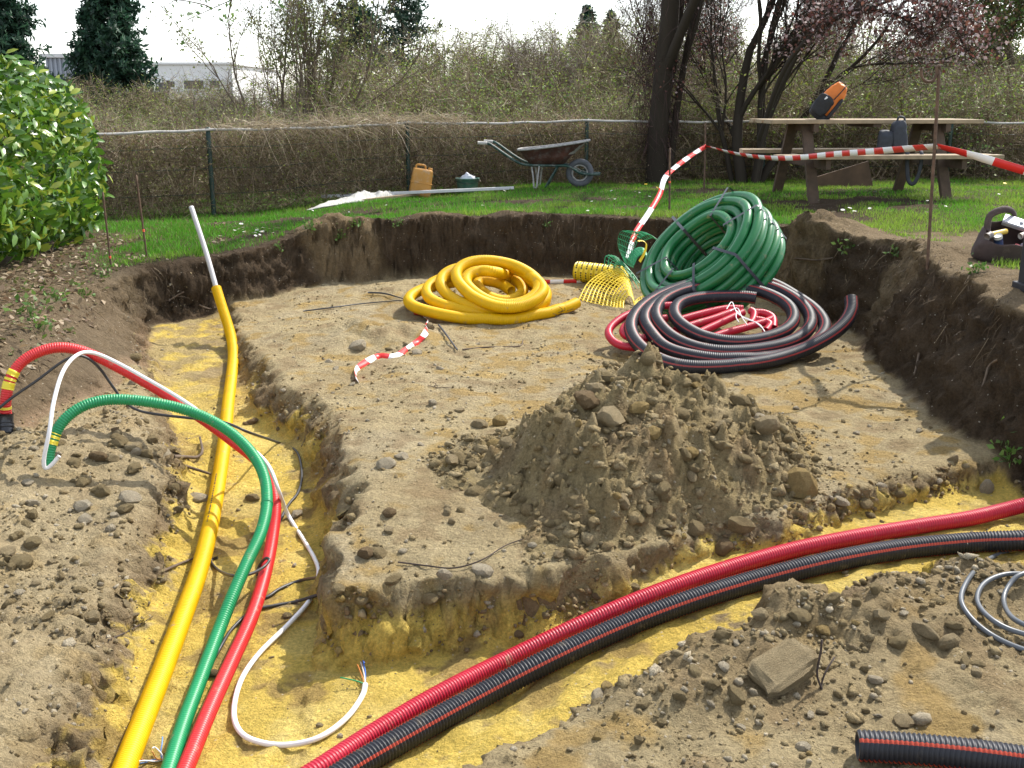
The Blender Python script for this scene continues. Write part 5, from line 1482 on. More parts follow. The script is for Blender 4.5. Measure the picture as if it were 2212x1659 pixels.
TW = [(.23, .18, .115), (.30, .245, .16), (.16, .12, .075), (.42, .36, .26), (.18, .135, .09)]
LV = [(.20, .30, .045), (.29, .37, .06), (.12, .19, .04), (.34, .36, .09)]

def batch_tubes(B, lines, sides=5, col=None, r=None):
    for pts, r0, r1 in lines:
        p = np.array(pts)
        t, u, v = frames(p)
        rr2 = np.linspace(r0, r1, len(p))
        ang = np.linspace(0, 2 * math.pi, sides, endpoint=False)
        V_ = (p[:, None] + rr2[:, None, None] * (np.cos(ang)[None, :, None] * u[:, None] + np.sin(ang)[None, :, None] * v[:, None])).reshape(-1, 3)
        n = len(p); i = np.arange(n - 1)[:, None]; j = np.arange(sides)[None]
        F_ = np.stack([i * sides + j, (i + 1) * sides + j, (i + 1) * sides + (j + 1) % sides, i * sides + (j + 1) % sides], -1).reshape(-1, 4)
        B.add(V_, F_, col)

def arc_stem(p0, d0, L, r, up=0.0, wob=.25, n=7, droop=0.0):
    p = np.array(p0, float); d = np.array(d0, float) / np.linalg.norm(d0); out = [p.copy()]
    for k in range(n):
        d = d + r.normal(0, wob / n * 2, 3) + np.array([0, 0, up / n - droop * (k / n) / n * 2]); d /= np.linalg.norm(d)
        p = p + d * L / n; out.append(p.copy())
    return np.array(out)

def shrub_mesh(seed, rad=1.2, hgt=2.0, nst=46, ntw=9000, nlf=3200, tw=TW, lv=LV, lsize=(.025, .055), upright=1.0, twl=(.12, .42), twid=.0035):
    r = np.random.default_rng(seed)
    Bs = Batch(); stems = []
    for k in range(nst):
        a = r.uniform(0, 6.283); rr2 = rad * .45 * math.sqrt(r.random())
        p0 = (rr2 * math.cos(a), rr2 * math.sin(a), -.15)
        d0 = (math.cos(a) * r.uniform(.1, .9), math.sin(a) * r.uniform(.1, .9), 1.0 * upright)
        L = hgt * r.uniform(.65, 1.2)
        st = arc_stem(p0, d0, L, r, .1, .55, 8, .5 if upright < 1.2 else .0)
        stems.append(st)
        batch_tubes(Bs, [(st, .011 * r.uniform(.6, 1.4), .003)], 4, np.array(tw[r.integers(len(tw))]) * .8)
    S_ = np.array(stems)
    def samp(n, lo):
        k = r.integers(0, nst, n); t = r.uniform(lo, 1, n) * 7.98; i = t.astype(int); f = (t - i)[:, None]
        return S_[k, i] * (1 - f) + S_[k, np.minimum(i + 1, 8)] * f, S_[k, np.minimum(i + 1, 8)] - S_[k, i]
    P0, D0 = samp(ntw, .12)
    P0 = P0 + r.normal(0, .03, P0.shape)
    V_, F_, m = ribbons(P0, unit(D0) * .7 + unit(r.normal(size=P0.shape)), r.uniform(*twl, ntw), twid * r.uniform(.6, 1.6, ntw), r)
    Bs.add(V_, F_, np.repeat(tint(ntw, tw, r), m, 0))
    P1 = P0[r.integers(0, ntw, nlf)] + r.normal(0, .13, (nlf, 3))
    V_, F_, m = leaves(P1, r.uniform(*lsize, nlf), r, .55)
    Bl = Batch(); Bl.add(V_, F_, np.repeat(tint(nlf, lv, r), m, 0))
    return Bs.mesh('branches', M['twigcol']), Bl.mesh('foliage', M['leafcol'])

def put_plant(name, meshes, loc, rz, sc, label, cat, group=None, names=('branches', 'foliage')):
    o = empty(name, loc, (0, 0, rz)); o.scale = sc if isinstance(sc, tuple) else (sc, sc, sc)
    tag(o, label, cat, group)
    for nm, me in zip(names, meshes): mobj(nm, me, o)
    return o

# ------------------------------------------------------------------ laurel hedge on the left
r = np.random.default_rng(21)
hedge = empty('laurel_hedge', (-4.6, 8.4, .38)); tag(hedge, 'clipped glossy green laurel hedge at the edge of the pit', 'hedge')
def hedge_surface(n, shell):
    y = r.uniform(5.6, 10.5, n); a = r.uniform(-.55 * math.pi * .5, .62 * math.pi, n)   # angle from horizontal-right upward
    k = r.uniform(1 - shell, 1.0, n)
    hw = 1.10 + .17 * noise3(y * 1.1, a * 1.6, 2.0) + .05 * noise3(y * 3.3, a * 4, 5.0); hh = 1.02 + .10 * noise3(y * 1.3, a, 7.0)
    endr = np.clip((10.6 - y) / .8, 0, 1) ** .5
    ca, sa = np.cos(a), np.sin(a)
    x = -4.78 + hw * np.sign(ca) * np.abs(ca) ** .85 * k * (.45 + .55 * endr)
    z = .98 + np.where(sa > 0, hh, .72) * np.sign(sa) * np.abs(sa) ** .8 * k * (.5 + .5 * endr)
    N = np.stack([ca, 0 * ca - .45, sa], -1)
    return np.stack([x, y, z], -1), unit(N)
P_, N_ = hedge_surface(15500, .34)
def laurel_leaf(P0, N, S, r):
    n = len(P0)
    nn = unit(N * .9 + .85 * r.normal(size=(n, 3)))
    d = unit(np.cross(nn, r.normal(size=(n, 3))) + np.array([0, 0, -.25])); s = unit(np.cross(nn, d)); d = unit(np.cross(s, nn))
    S = S[:, None]
    mid1 = P0 + d * S * .3; mid2 = P0 + d * S * .68 - nn * S * .05; tip = P0 + d * S - nn * S * .16
    V_ = np.stack([P0, mid1 + s * S * .19 + nn * S * .06, mid2 + s * S * .17 + nn * S * .02, tip, mid2 - s * S * .17 + nn * S * .02, mid1 - s * S * .19 + nn * S * .06, mid1, mid2], 1)
    F1 = np.array([[0, 1, 6, 6], [1, 2, 7, 6], [2, 3, 7, 7], [0, 6, 5, 5], [6, 7, 4, 5], [7, 3, 4, 4]])
    return V_.reshape(-1, 3), n
def laurel_faces(n):
    tri = np.array([[0, 6, 1], [1, 6, 7], [1, 7, 2], [2, 7, 3], [0, 5, 6], [6, 5, 4], [6, 4, 7], [7, 4, 3]])
    return (tri[None] + 8 * np.arange(n)[:, None, None]).reshape(-1, 3)
LC = [(.075, .18, .016), (.115, .23, .02), (.05, .125, .016), (.20, .31, .03), (.30, .36, .04)]
V_, n_ = laurel_leaf(P_, N_, r.uniform(.07, .125, len(P_)), r)
me = npmesh('foliage', V_ - np.array(hedge.location), laurel_faces(n_), M['laurel'], True, np.repeat(tint(n_, LC, r, .3, [.3, .25, .2, .15, .1]), 8, 0))
o = mobj('foliage', me, hedge); tag(o, kind='stuff')
# the leaves of the outer face that stand out singly
one = []
for k in range(5):
    V1, _ = laurel_leaf(np.zeros((1, 3)), np.array([[0, -.3, 1.0]]), np.array([.115]), np.random.default_rng(k))
    one.append(npmesh('leaf', V1, laurel_faces(1), M['laurel'], True, np.tile(np.array([LC[k]]), (8, 1))))
P2, N2 = hedge_surface(2200, .02)
vis = (P2[:, 1] < 9.6) & (P2[:, 0] > -4.4) & (P2[:, 0] / P2[:, 1] > -.485)
for p, nn in list(zip(P2[vis], N2[vis]))[:290]:
    o = bpy.data.objects.new('leaf', one[random.randrange(5)])
    o.location = Vector(p + nn * .03) - hedge.location
    q = Vector(nn + .5 * r.normal(size=3)).to_track_quat('Z', 'Y')
    o.rotation_mode = 'QUATERNION'; o.rotation_quaternion = q
    link(o, hedge)
Bst = Batch()
batch_tubes(Bst, [(arc_stem((-4.8 + r.uniform(-.7, .8), r.uniform(6, 10.2), .25), (r.normal(-.1, .15), r.normal(0, .2), 1), r.uniform(.7, 1.2), r, .1, .2), .016, .006) for _ in range(30)], 5, (.10, .075, .05))
me = Bst.mesh('stems', M['twigcol']); o = mobj('stems', me, hedge); o.location = -hedge.location; tag(o, kind='stuff')

# ------------------------------------------------------------------ dry vines over the fence (one mass)
r = np.random.default_rng(31)
FLn = np.array(FL)
def fence_pt(t):
    t = np.clip(t, 0, len(FL) - 1.001); i = t.astype(int); f = t - i
    return FLn[i] * (1 - f)[:, None] + FLn[i + 1] * f[:, None], np.interp(t, range(len(FL)), RAILZ)
n = 46000
t = r.uniform(1.2, 7.6, n); q, rz = fence_pt(t)
hn = r.random(n) ** .9
thick = .30 + .25 * noise3(t * 3, hn * 2, 1.0)
off = r.uniform(.03, 1, n) * thick * 1.2
x = q[:, 0] + r.normal(0, .05, n) + off * .25; y = q[:, 1] + off
gz_ = zsurf(x, y)
top = rz - gz_ - .02 + .10 * noise3(t * 5, t * 0, 3.0) + .12 * np.maximum(0, noise3(t * 1.7, t * 0, 9.0))
z = gz_ + hn * top
D = np.stack([r.normal(0, .8, n), r.normal(-.1, .5, n), r.normal(-.05, .9, n)], -1)
V_, F_, m = ribbons(np.stack([x, y, z], -1), D, r.uniform(.07, .30, n), .0040 * r.uniform(.5, 1.5, n), r, .1, .8, 3)
lowdark = [(.16, .115, .07), (.21, .155, .095), (.11, .08, .052), (.27, .20, .125), (.38, .30, .20)]
B = Batch(); B.add(V_, F_, np.repeat(tint(n, lowdark, r), m, 0))
nl2 = 42000
k = r.integers(0, n, nl2); Pl = np.stack([x, y, z], -1)[k] + r.normal(0, .05, (nl2, 3)) - np.array([0, .04, 0])
V_, F_, m = leaves(Pl, r.uniform(.014, .036, nl2), r, .6)
B.add(V_, F_, np.repeat(tint(nl2, [(.18, .21, .05), (.24, .17, .09), (.36, .28, .17), (.11, .15, .04), (.30, .31, .08), (.17, .12, .065)], r), m, 0))
# straw coloured bundle along the rail
n2 = 1100
t = 2.0 + 1.3 * r.random(n2) ** .8 ; q, rz = fence_pt(t)
P0 = np.stack([q[:, 0] + r.normal(0, .06, n2), q[:, 1] - .03 + r.normal(0, .05, n2), rz + r.normal(.0, .03, n2) + .03], -1)
D = np.stack([r.normal(0, 1, n2), r.normal(0, .5, n2), r.normal(.25, .6, n2)], -1)
V_, F_, m = ribbons(P0, D, r.uniform(.12, .5, n2), .0034 * r.uniform(.6, 1.4, n2), r, .55, .6, 3)
B.add(V_, F_, np.repeat(tint(n2, [(.36, .29, .19), (.28, .22, .14), (.42, .34, .23)], r), m, 0))
o = mobj('dry_vine_tangle', B.mesh('dry_vine_tangle', M['leafcol']))
tag(o, 'brown mass of dry vines smothering the wire fence', 'vines', kind='stuff')

# ------------------------------------------------------------------ brush on the bank behind the fence
brown = [shrub_mesh(101 + k, 1.3, 1.9, 46, 8000, 6800) for k in range(3)]
GRN = [(.16, .26, .055), (.23, .33, .06), (.31, .37, .085), (.11, .19, .055)]
olive = [shrub_mesh(111 + k, 1.3, 1.8, 46, 6500, 9500, lv=GRN) for k in range(2)]
ivy = shrub_mesh(121, 1.1, 1.3, 40, 4500, 7000, lv=[(.03, .07, .02), (.05, .10, .03), (.08, .13, .05), (.11, .15, .07)], lsize=(.04, .075))
grey = shrub_mesh(131, 1.2, 2.3, 60, 9500, 1500, tw=[(.24, .20, .16), (.30, .26, .21), (.18, .14, .11)], upright=1.5)
spots = []
def row(y, x0, x1, step, kinds, h0, h1):
    x = x0
    while x < x1:
        spots.append((x + random.uniform(-.3, .3), y + random.uniform(-.4, .4), random.choice(kinds), random.uniform(h0, h1))); x += step * random.uniform(.8, 1.2)
bro = [('b', k) for k in range(3)]; oli = [('o', k) for k in range(2)]
row(13.6, -7.5, -4.2, 1.3, bro + oli, .55, .7)
row(15.2, -5.8, -2.2, 1.2, bro + oli, .50, .65)
row(16.4, -3.6, 2.2, 1.15, bro + oli, .55, .72)
row(16.6, 2.4, 8.5, 1.15, oli + oli + bro, .8, 1.0)
row(18.6, -7.0, -3.4, 1.4, bro + oli, .5, .62)
row(18.6, -2.6, 2.4, 1.3, bro + oli + bro, .72, .95)
row(18.8, 3.2, 10, 1.3, oli, .9, 1.15)
row(21.5, -3.0, 3.0, 1.6, bro + [('g', 0)], .9, 1.25)
row(22, 4.0, 12, 1.7, oli + bro, 1.0, 1.35)
row(24, -9, -3.5, 1.8, bro + oli, .65, .85)
row(29, -11, -6.5, 1.1, [('g', 0), ('b', 1)], .45, .62)
row(27, -2, 5.5, 2.0, bro + [('g', 0)] + oli, 1.0, 1.4)
lab = {'b': ('dry_shrub', 'leafless brown shrub in the brush bank behind the fence', 'dry brown shrubs on the bank'),
       'o': ('leafy_shrub', 'shrub with fresh olive green leaves in the brush bank behind the fence', 'budding shrubs on the bank'),
       'g': ('grey_shrub', 'pale grey upright bare shrub at the back of the brush bank', 'grey bare shrubs on the bank')}
for x, y, (k, i), s_ in spots:
    ms = brown[i] if k == 'b' else olive[i] if k == 'o' else grey
    nm, lb, gp_ = lab[k]
    put_plant(nm, ms, (x, y, hz(x, y)), random.uniform(0, 6.28), (s_ * 1.15, s_ * 1.15, s_), lb, 'shrub', gp_)
for px, py, Y, s_ in ((660, 215, 15.4, .55), (1050, 200, 16.2, .62), (1150, 225, 16.0, .55), (880, 215, 15.6, .5), (1900, 130, 17.0, .85), (1960, 200, 16.0, .7), (2080, 215, 16.2, .65), (1820, 200, 16.2, .6), (1210, 160, 24, .8)):
    p = at(px, py, Y)
    put_plant('ivy_clump', ivy, (p[0], Y, hz(p[0], Y)), random.uniform(0, 6.28), s_, 'dark glossy ivy clump among the brown brush', 'ivy', 'ivy clumps in the brush')

# ------------------------------------------------------------------ conifers
def conifer(name, loc, hgt, rad, seed, label, col, nb=360, per=46, droop=.25, gap=0.0, base=.06, ls=.16):
    r = np.random.default_rng(seed)
    o = empty(name, loc); tag(o, label, 'conifer')
    B = Batch(); batch_tubes(B, [(np.array([(0, 0, -.2), (0.02, 0, hgt * .5), (0, 0, hgt)]), hgt * .022, .01)], 7, (.05, .038, .028))
    P_ = []; 
    for k in range(nb):
        h = base + (1 - base) * r.random() ** 1.25
        a = r.uniform(0, 6.283)
        L = rad * (1 - h) ** .75 * r.uniform(.65, 1.12) * (1 + .22 * math.sin(3 * a + 9 * h)) + .04 * rad
        p0 = np.array([0, 0, h * hgt]); d = np.array([math.cos(a), math.sin(a), r.uniform(-.05, .55)])
        tt = r.uniform(.12, 1, per) ** .7
        pts = p0 + d * (L * tt)[:, None]; pts[:, 2] -= droop * L * tt ** 2 * .6
        pts += r.normal(0, .05 * rad * .5, pts.shape)
        P_.append(pts)
        if k % 3 == 0: batch_tubes(B, [(np.array([p0, p0 + d * L * .5 - [0, 0, droop * L * .12], p0 + d * L * .95 - [0, 0, droop * L * .5]]), .02, .005)], 4, (.05, .038, .028))
    P_ = np.vstack(P_)
    mobj('trunk', B.mesh('trunk', M['twigcol']), o)
    V_, F_, m = leaves(P_, r.uniform(.6, 1.3, len(P_)) * ls, r, .38)
    mobj('crown', npmesh('crown', V_, F_, M['leafcol'], False, np.repeat(tint(len(P_), col, r, .4), m, 0)), o)
    return o
DK = [(.022, .062, .036), (.03, .08, .042), (.014, .042, .026), (.04, .095, .05)]
def cz(px, Y): return at(px, 217, Y)[0]
conifer('cypress', (cz(248, 26), 26, .6), 4.3, 1.35, 1, 'dense dark green cypress in front of the grey shed', DK, 420, 60)
conifer('cypress', (cz(30, 27), 27, .6), 4.3, 1.35, 2, 'dark spreading conifer above the laurel hedge', DK, 380, 55, .35)
conifer('pine', (cz(772, 40), 40, 2.2), 4.2, 1.3, 3, 'dark pine rising behind the budding willow', DK, 150, 50, .1, ls=.2)
conifer('pine', (cz(872, 42), 42, 2.2), 4.2, 1.8, 4, 'bluish pine with loose boughs at the top of the brush', [(.03, .065, .04), (.02, .05, .03), (.04, .08, .05)], 120, 45, .1, ls=.2)
conifer('fir', (cz(1265, 40), 40, 2.2), 2.6, 1.0, 5, 'small dark fir on the skyline, wider than its neighbour', DK, 150, 40, .15)
conifer('fir', (cz(1316, 41), 41, 2.2), 2.5, .75, 6, 'small slim fir on the skyline nearest the dark trunk', DK, 140, 40, .15)

# ------------------------------------------------------------------ broadleaf trees
def grow_tree(seed, start, d0, L, r0, depth, spread, upw, kids, ratio=.68, wob=.25):
    r = np.random.default_rng(seed)
    lines = []; tips = []
    def rec(p, d, L, rad, k):
        st = arc_stem(p, d, L, r, upw, wob, 6)
        lines.append((st, rad, rad * .62))
        if k == 0:
            tips.append(st); return
        nk = kids + (r.random() < .4)
        for q in range(nk):
            f = 1.0 if q == 0 else r.uniform(.35, 1.0)
            i = min(int(f * 6), 6)
            dd = unit(st[i] - st[i - 1]) + spread * unit(r.normal(size=3)) * (0.45 if q == 0 else 1)
            rec(st[i], dd, L * ratio * r.uniform(.8, 1.15), rad * (.62 if q == 0 else .5), k - 1)
    rec(np.array(start, float), np.array(d0, float), L, r0, depth)
    return lines, tips
def tree(name, loc, trunks, label, cat, leafspec=None, twigs=None, sides=7, bark=(.055, .042, .032), seed=1, leafname='crown', twcol=None):
    r = np.random.default_rng(seed)
    o = empty(name, loc); tag(o, label, cat)
    tips = []; Bt = Batch(); Bb = Batch()
    for (st, d, L, r0, dep, spread, upw, kids, ratio) in trunks:
        ln, tp = grow_tree(int(r.integers(1e6)), st, d, L, r0, dep, spread, upw, kids, ratio)
        batch_tubes(Bt, ln[:1], 12, bark)
        for q in ln[1:]: batch_tubes(Bb, [q], 5, bark)
        tips += tp
    T_ = np.array(tips)
    if twigs:
        n, tl, tw_, dz = twigs
        k = r.integers(0, len(T_), n); i = r.integers(1, T_.shape[1], n)
        V_, F_, m = ribbons(T_[k, i], unit(r.normal(size=(n, 3))) + np.array([0, 0, dz]), r.uniform(.5, 1.3, n) * tl, tw_ * r.uniform(.6, 1.4, n), r, .1, .4, 3)
        Bb.add(V_, F_, np.repeat(tint(n, twcol or [bark, tuple(1.5 * c for c in bark)], r), m, 0))
    mobj('trunk', Bt.mesh('trunk', M['twigcol'], True), o)
    mobj('branches', Bb.mesh('branches', M['twigcol']), o)
    if leafspec:
        n, cols, size, sprd = leafspec
        k = r.integers(0, len(T_), n); i = r.integers(0, T_.shape[1], n)
        P0 = T_[k, i] + r.normal(0, sprd, (n, 3))
        V_, F_, m = leaves(P0, r.uniform(*size, n), r, .7)
        mobj(leafname, npmesh(leafname, V_, F_, M['leafcol'], False, np.repeat(tint(n, cols, r), m, 0)), o)
    for c_ in o.children:
        if c_.name.split('.')[0] == 'buds': c_['kind'] = 'stuff'
    return o
# dark trunk by the fence
tx = on(1415, 396)
M_dark = (.038, .030, .022)
o = tree('dark_trunk_tree', tuple(tx), [((0, 0, -.1), (-.03, 0, 1), 4.6, .15, 3, .45, .25, 3, .5), ((.12, -.05, -.05), (.06, .02, 1), 2.9, .055, 3, .35, .35, 2, .6), ((.10, 0, 1.1), (.30, -.1, 1), 1.5, .05, 3, .4, .35, 2, .66)],
         'dark trunked tree hung with thin dead twigs beside the wheelbarrow', 'tree', None, (2000, .5, .004, -.1), bark=M_dark, seed=5)
r = np.random.default_rng(8)
n = 3000
zz = r.uniform(.5, 3.4, n); a = r.uniform(0, 6.283, n); rad_ = .12 + np.abs(r.normal(0, .16, n)) * np.interp(zz, [.5, 1.4, 2.5, 3.4], [.5, 1.2, 1.5, 1.0])
V_, F_, m = ribbons(np.stack([rad_ * np.cos(a), rad_ * np.sin(a), zz], -1), np.stack([r.normal(0, .35, n), r.normal(0, .35, n), r.normal(-.8, .5, n)], -1), r.uniform(.12, .45, n), .003 * r.uniform(.6, 1.5, n), r, .2, .5, 3)
o2 = mobj('hanging_twigs', npmesh('hanging_twigs', V_, F_, M['twigcol'], False, np.repeat(tint(n, [(.06, .035, .032), (.085, .05, .045), (.045, .032, .026)], r), m, 0)), o)
# purple leaved plum with several stems
px_ = on(1605, 396)
PK = [(.25, .16, .155), (.36, .27, .265), (.15, .055, .045), (.11, .04, .03), (.46, .38, .37), (.19, .085, .06), (.13, .05, .04)]
tree('plum_tree', tuple(px_), [((0, 0, -.1), (-.13, 0, 1), 1.9, .085, 4, .55, .15, 3, .66), ((.14, -.05, -.1), (.10, 0, 1), 1.7, .07, 4, .55, .12, 3, .66), ((.2, .1, -.1), (.40, -.1, 1), 1.9, .06, 4, .6, .05, 3, .7), ((-.1, .1, -.1), (-.28, .1, 1), 1.6, .04, 3, .5, .2, 3, .66), ((.1, -.2, -.1), (.22, .2, 1), 1.8, .035, 3, .5, .2, 3, .7)],
     'multi-stemmed plum tree with pinkish blossom and purple leaves behind the picnic table', 'tree', (8500, PK, (.025, .05), .10), (5000, .35, .004, .2), bark=M_dark, seed=12, leafname='blossom')
# a long bough reaching over the table
o = bpy.data.objects['plum_tree']
Bb = Batch(); tp = []
for pts, r0 in (([(1640, 300, 13.8), (1700, 140, 13.2), (1790, 50, 12.8), (1870, 20, 12.5), (1950, 40, 12.4), (2010, 85, 12.3)], .035), ([(1660, 240, 13.8), (1740, 90, 13.4), (1830, -10, 13), (1900, -60, 12.8)], .04), ([(1870, 20, 12.5), (1960, -5, 12.6), (2060, 20, 12.7), (2100, 70, 12.8)], .018),
                ([(1830, 35, 12.6), (1900, -30, 12.9), (2010, -60, 13), (2080, -40, 13)], .02), ([(1950, 40, 12.4), (2040, 40, 12.3), (2090, 110, 12.2)], .012)):
    pp = catmull(np.array([at(*q) for q in pts]), 5) - np.array(o.location)
    batch_tubes(Bb, [(pp, r0, .008)], 6, M_dark); tp.append(pp[len(pp) // 3:])
mobj('bough', Bb.mesh('bough', M['twigcol']), o)
r = np.random.default_rng(77)
Tt = np.vstack(tp); n = 2600
P0 = Tt[r.integers(0, len(Tt), n)] + r.normal(0, .02, (n, 3))
V_, F_, m = ribbons(P0, unit(r.normal(size=(n, 3))), r.uniform(.1, .45, n), .003 * r.uniform(.6, 1.4, n), r, .1, .5, 2)
mobj('twigs', npmesh('twigs', V_, F_, M['twigcol'], False, np.repeat(tint(n, [M_dark, (.08, .05, .04)], r), m, 0)), o)
n = 3600
P0 = Tt[r.integers(0, len(Tt), n)] + r.normal(0, .17, (n, 3)) * np.array([1, 1, .8])
V_, F_, m = leaves(P0, r.uniform(.03, .06, n), r, .75)
mobj('blossom', npmesh('blossom', V_, F_, M['leafcol'], False, np.repeat(tint(n, PK, r), m, 0)), o)
# budding willow with many upright shoots
wx = at(640, 217, 18.0)
YG = [(.20, .23, .06), (.14, .19, .05), (.26, .27, .09), (.10, .14, .04)]
tree('budding_willow', (wx[0], 18.0, hz(wx[0], 18)), [((r.normal(0, .25), r.normal(0, .2), -.1), (r.normal(0, .38), r.normal(0, .2), 1), r.uniform(1.1, 1.5), .03, 3, .45, .35, 2, .72) for _ in range(13)],
     'budding willow with many thin upright shoots against the sky', 'tree', (5200, YG, (.03, .06), .08), (2600, .45, .0035, .8), bark=(.14, .11, .08), seed=31, leafname='buds')
wx = at(520, 217, 19.0)
tree('budding_willow', (wx[0], 19.0, hz(wx[0], 19)), [((r.normal(0, .25), r.normal(0, .2), -.1), (r.normal(0, .4), r.normal(0, .2), 1), r.uniform(.6, .8), .018, 2, .45, .35, 2, .7) for _ in range(10)],
     'small bare upright shoots of willow beside the white house', 'tree', (700, YG, (.03, .05), .08), (1500, .4, .0032, .8), bark=(.16, .13, .10), seed=33, leafname='buds')
wx = at(2185, 217, 20.0)
tree('green_tree', (wx[0], 20.0, hz(wx[0], 20)), [((0, 0, -.1), (0, 0, 1), 1.6, .10, 4, .6, .15, 3, .72), ((.3, .2, -.1), (.2, 0, 1), 1.5, .07, 4, .6, .15, 3, .72), ((-.5, 0, -.1), (-.1, 0, 1), 1.6, .06, 4, .6, .15, 3, .7)],
     'tree with fresh green and reddish young leaves behind the tall hooked rod', 'tree', (13000, [(.10, .18, .04), (.14, .22, .05), (.08, .13, .03), (.24, .15, .06)], (.04, .08), .12), (3000, .4, .004, .4), bark=(.09, .07, .05), seed=41)
wx = at(1480, 217, 21.0)
tree('bare_tree', (wx[0], 21.0, hz(wx[0], 21)), [((r.normal(0, .2), 0, -.1), (r.normal(0, .3), 0, 1), 1.4, .035, 4, .5, .25, 3, .68) for _ in range(4)],
     'bare greyish tree behind the dark trunk', 'tree', (600, YG, (.03, .05), .1), (4500, .4, .003, .4), bark=(.15, .12, .10), seed=51)
wx = at(1840, 217, 24.0)
tree('bare_tree', (wx[0], 24.0, hz(wx[0], 24)), [((r.normal(0, .4), 0, -.1), (r.normal(0, .3), 0, 1), 1.5, .04, 4, .5, .25, 3, .68) for _ in range(4)],
     'bare tree with fine twigs showing sky above the picnic table', 'tree', (1500, GRN, (.03, .06), .1), (4500, .4, .003, .4), bark=(.15, .12, .10), seed=53)
# a spray of young leaves overhead from a tree out of view
sp_ = empty('leafy_branch', tuple(at(470, -60, 7.0))); tag(sp_, 'thin overhanging branch with a few fresh leaves against the sky', 'branch')
Bb = Batch(); Lp = []
for pts in ([(640, -60, 7), (560, -25, 7), (500, 0, 7), (455, 20, 7), (400, 45, 7)], [(500, 0, 7), (497, 20, 7), (490, 45, 7)], [(455, 18, 7), (440, 10, 7), (385, 0, 7), (365, 8, 7)], [(560, -25, 7), (590, 5, 7), (610, 20, 7)]):
    pp = catmull(np.array([at(*q) for q in pts]), 5); batch_tubes(Bb, [(pp - np.array(sp_.location), .005, .002)], 4, (.12, .09, .06)); Lp.append(pp[3:])
mobj('stem', Bb.mesh('stem', M['twigcol']), sp_)
Lp = np.vstack(Lp + [np.array([at(405, 50, 7), at(445, 115, 7), at(425, 72, 7)])]); n = 60
P0 = Lp[r.integers(0, len(Lp), n)] + r.normal(0, .025, (n, 3))
V_, F_, m = leaves(P0, r.uniform(.025, .05, n), r, .6)
mobj('leaves', npmesh('leaves', V_ - np.array(sp_.location), F_, M['leafcol'], False, np.repeat(tint(n, [(.09, .17, .05), (.14, .22, .06)], r), m, 0)), sp_)

# ------------------------------------------------------------------ lawn
r = np.random.default_rng(61)
def lawn_pts(n, xr, yr):
    x = r.uniform(*xr, n); y = r.uniform(*yr, n)
    k = (r.random(n) < gmask(GM, x, y) * (.65 + .5 * noise3(x * 2, y * 2, 4.0)) + .0) & (np.abs(x) / y < .78)
    return x[k], y[k]
x1, y1 = lawn_pts(420000, (-6, 10.5), (4.4, 15.9))
x2, y2 = lawn_pts(130000, (-4.2, 5.5), (5.0, 10.8))
x = np.r_[x1, x2]; y = np.r_[y1, y2]; n = len(x)
edge = sstep(.55, .25, gmask(SD, x, y))
patch = noise3(x * 1.3, y * 1.3, 6.6)
h = r.uniform(.018, .05, n) * (1 + .5 * patch) * (1 + 1.3 * edge * r.random(n))
tall = r.random(n) < .012; h = np.where(tall, h * 1.9, h)
w_ = r.uniform(.0028, .0055, n)
a = r.uniform(0, 6.283, n); lean = r.uniform(.1, .9, n)
z = zsurf(x, y) - .004
ca, sa = np.cos(a), np.sin(a); b2 = r.uniform(0, 6.283, n)
base = np.stack([x, y, z], -1)
V_ = np.stack([base + np.stack([ca * w_, sa * w_, 0 * w_], -1), base - np.stack([ca * w_, sa * w_, 0 * w_], -1), base + np.stack([np.cos(b2) * h * lean, np.sin(b2) * h * lean, h], -1)], 1).reshape(-1, 3)
yel = sstep(-.1, .6, noise3(x * 1.1, y * 1.1, 2.7) + .5 * sstep(1.5, 3, x) - .1)
c = np.array([.10, .29, .02]) * (1 - yel[:, None]) + np.array([.24, .37, .045]) * yel[:, None]
c = c * r.uniform(.65, 1.35, (n, 1)); dry = r.random(n) < .07 + .2 * sstep(.1, .6, noise3(x * 2.3, y * 2.3, 8.7)); c[dry] = np.array([.26, .22, .10]) * r.uniform(.7, 1.2, (dry.sum(), 1))
o = mobj('lawn_grass', npmesh('lawn_grass', V_, np.arange(3 * n).reshape(n, 3), M['grasscol'], False, np.repeat(c, 3, 0)))
tag(o, 'short green lawn grass round the pit', 'grass', kind='stuff')
# daisies and dandelions
def flower_mesh(name, petal, eye, np_=9):
    V_ = [(0, 0, .004)]; F_ = []; 
    for k in range(np_):
        a = 2 * math.pi * k / np_; d = .22
        b = len(V_); V_ += [(.35 * math.cos(a), .35 * math.sin(a), 0), (math.cos(a - d), math.sin(a - d), .15), (math.cos(a + d), math.sin(a + d), .15)]
        F_.append([0, b + 1, b + 2])
    m0 = len(F_)
    b = len(V_)
    for k in range(8): V_.append((.3 * math.cos(k * math.pi / 4), .3 * math.sin(k * math.pi / 4), .1))
    V_.append((0, 0, .25))
    for k in range(8): F_.append([b + k, b + (k + 1) % 8, b + 8])
    m1 = len(F_)
    b = len(V_); V_ += [(-.05, 0, 0), (.05, 0, 0), (0, .05, -2.0)]; F_.append([b, b + 1, b + 2])
    return npmesh(name, np.array(V_), np.array(F_), [mat(name + ' petal', petal, .6, .03), mat(name + ' eye', eye, .6, .03), M['grasscol']], False, np.tile(np.array([[.06, .14, .02]]), (len(V_), 1)), None, np.array([0] * m0 + [1] * (m1 - m0) + [2]))
dz_ = flower_mesh('daisy', (.80, .80, .80), (.7, .45, .03)); dn_ = flower_mesh('dandelion', (.75, .5, .01), (.75, .45, .01), 14)
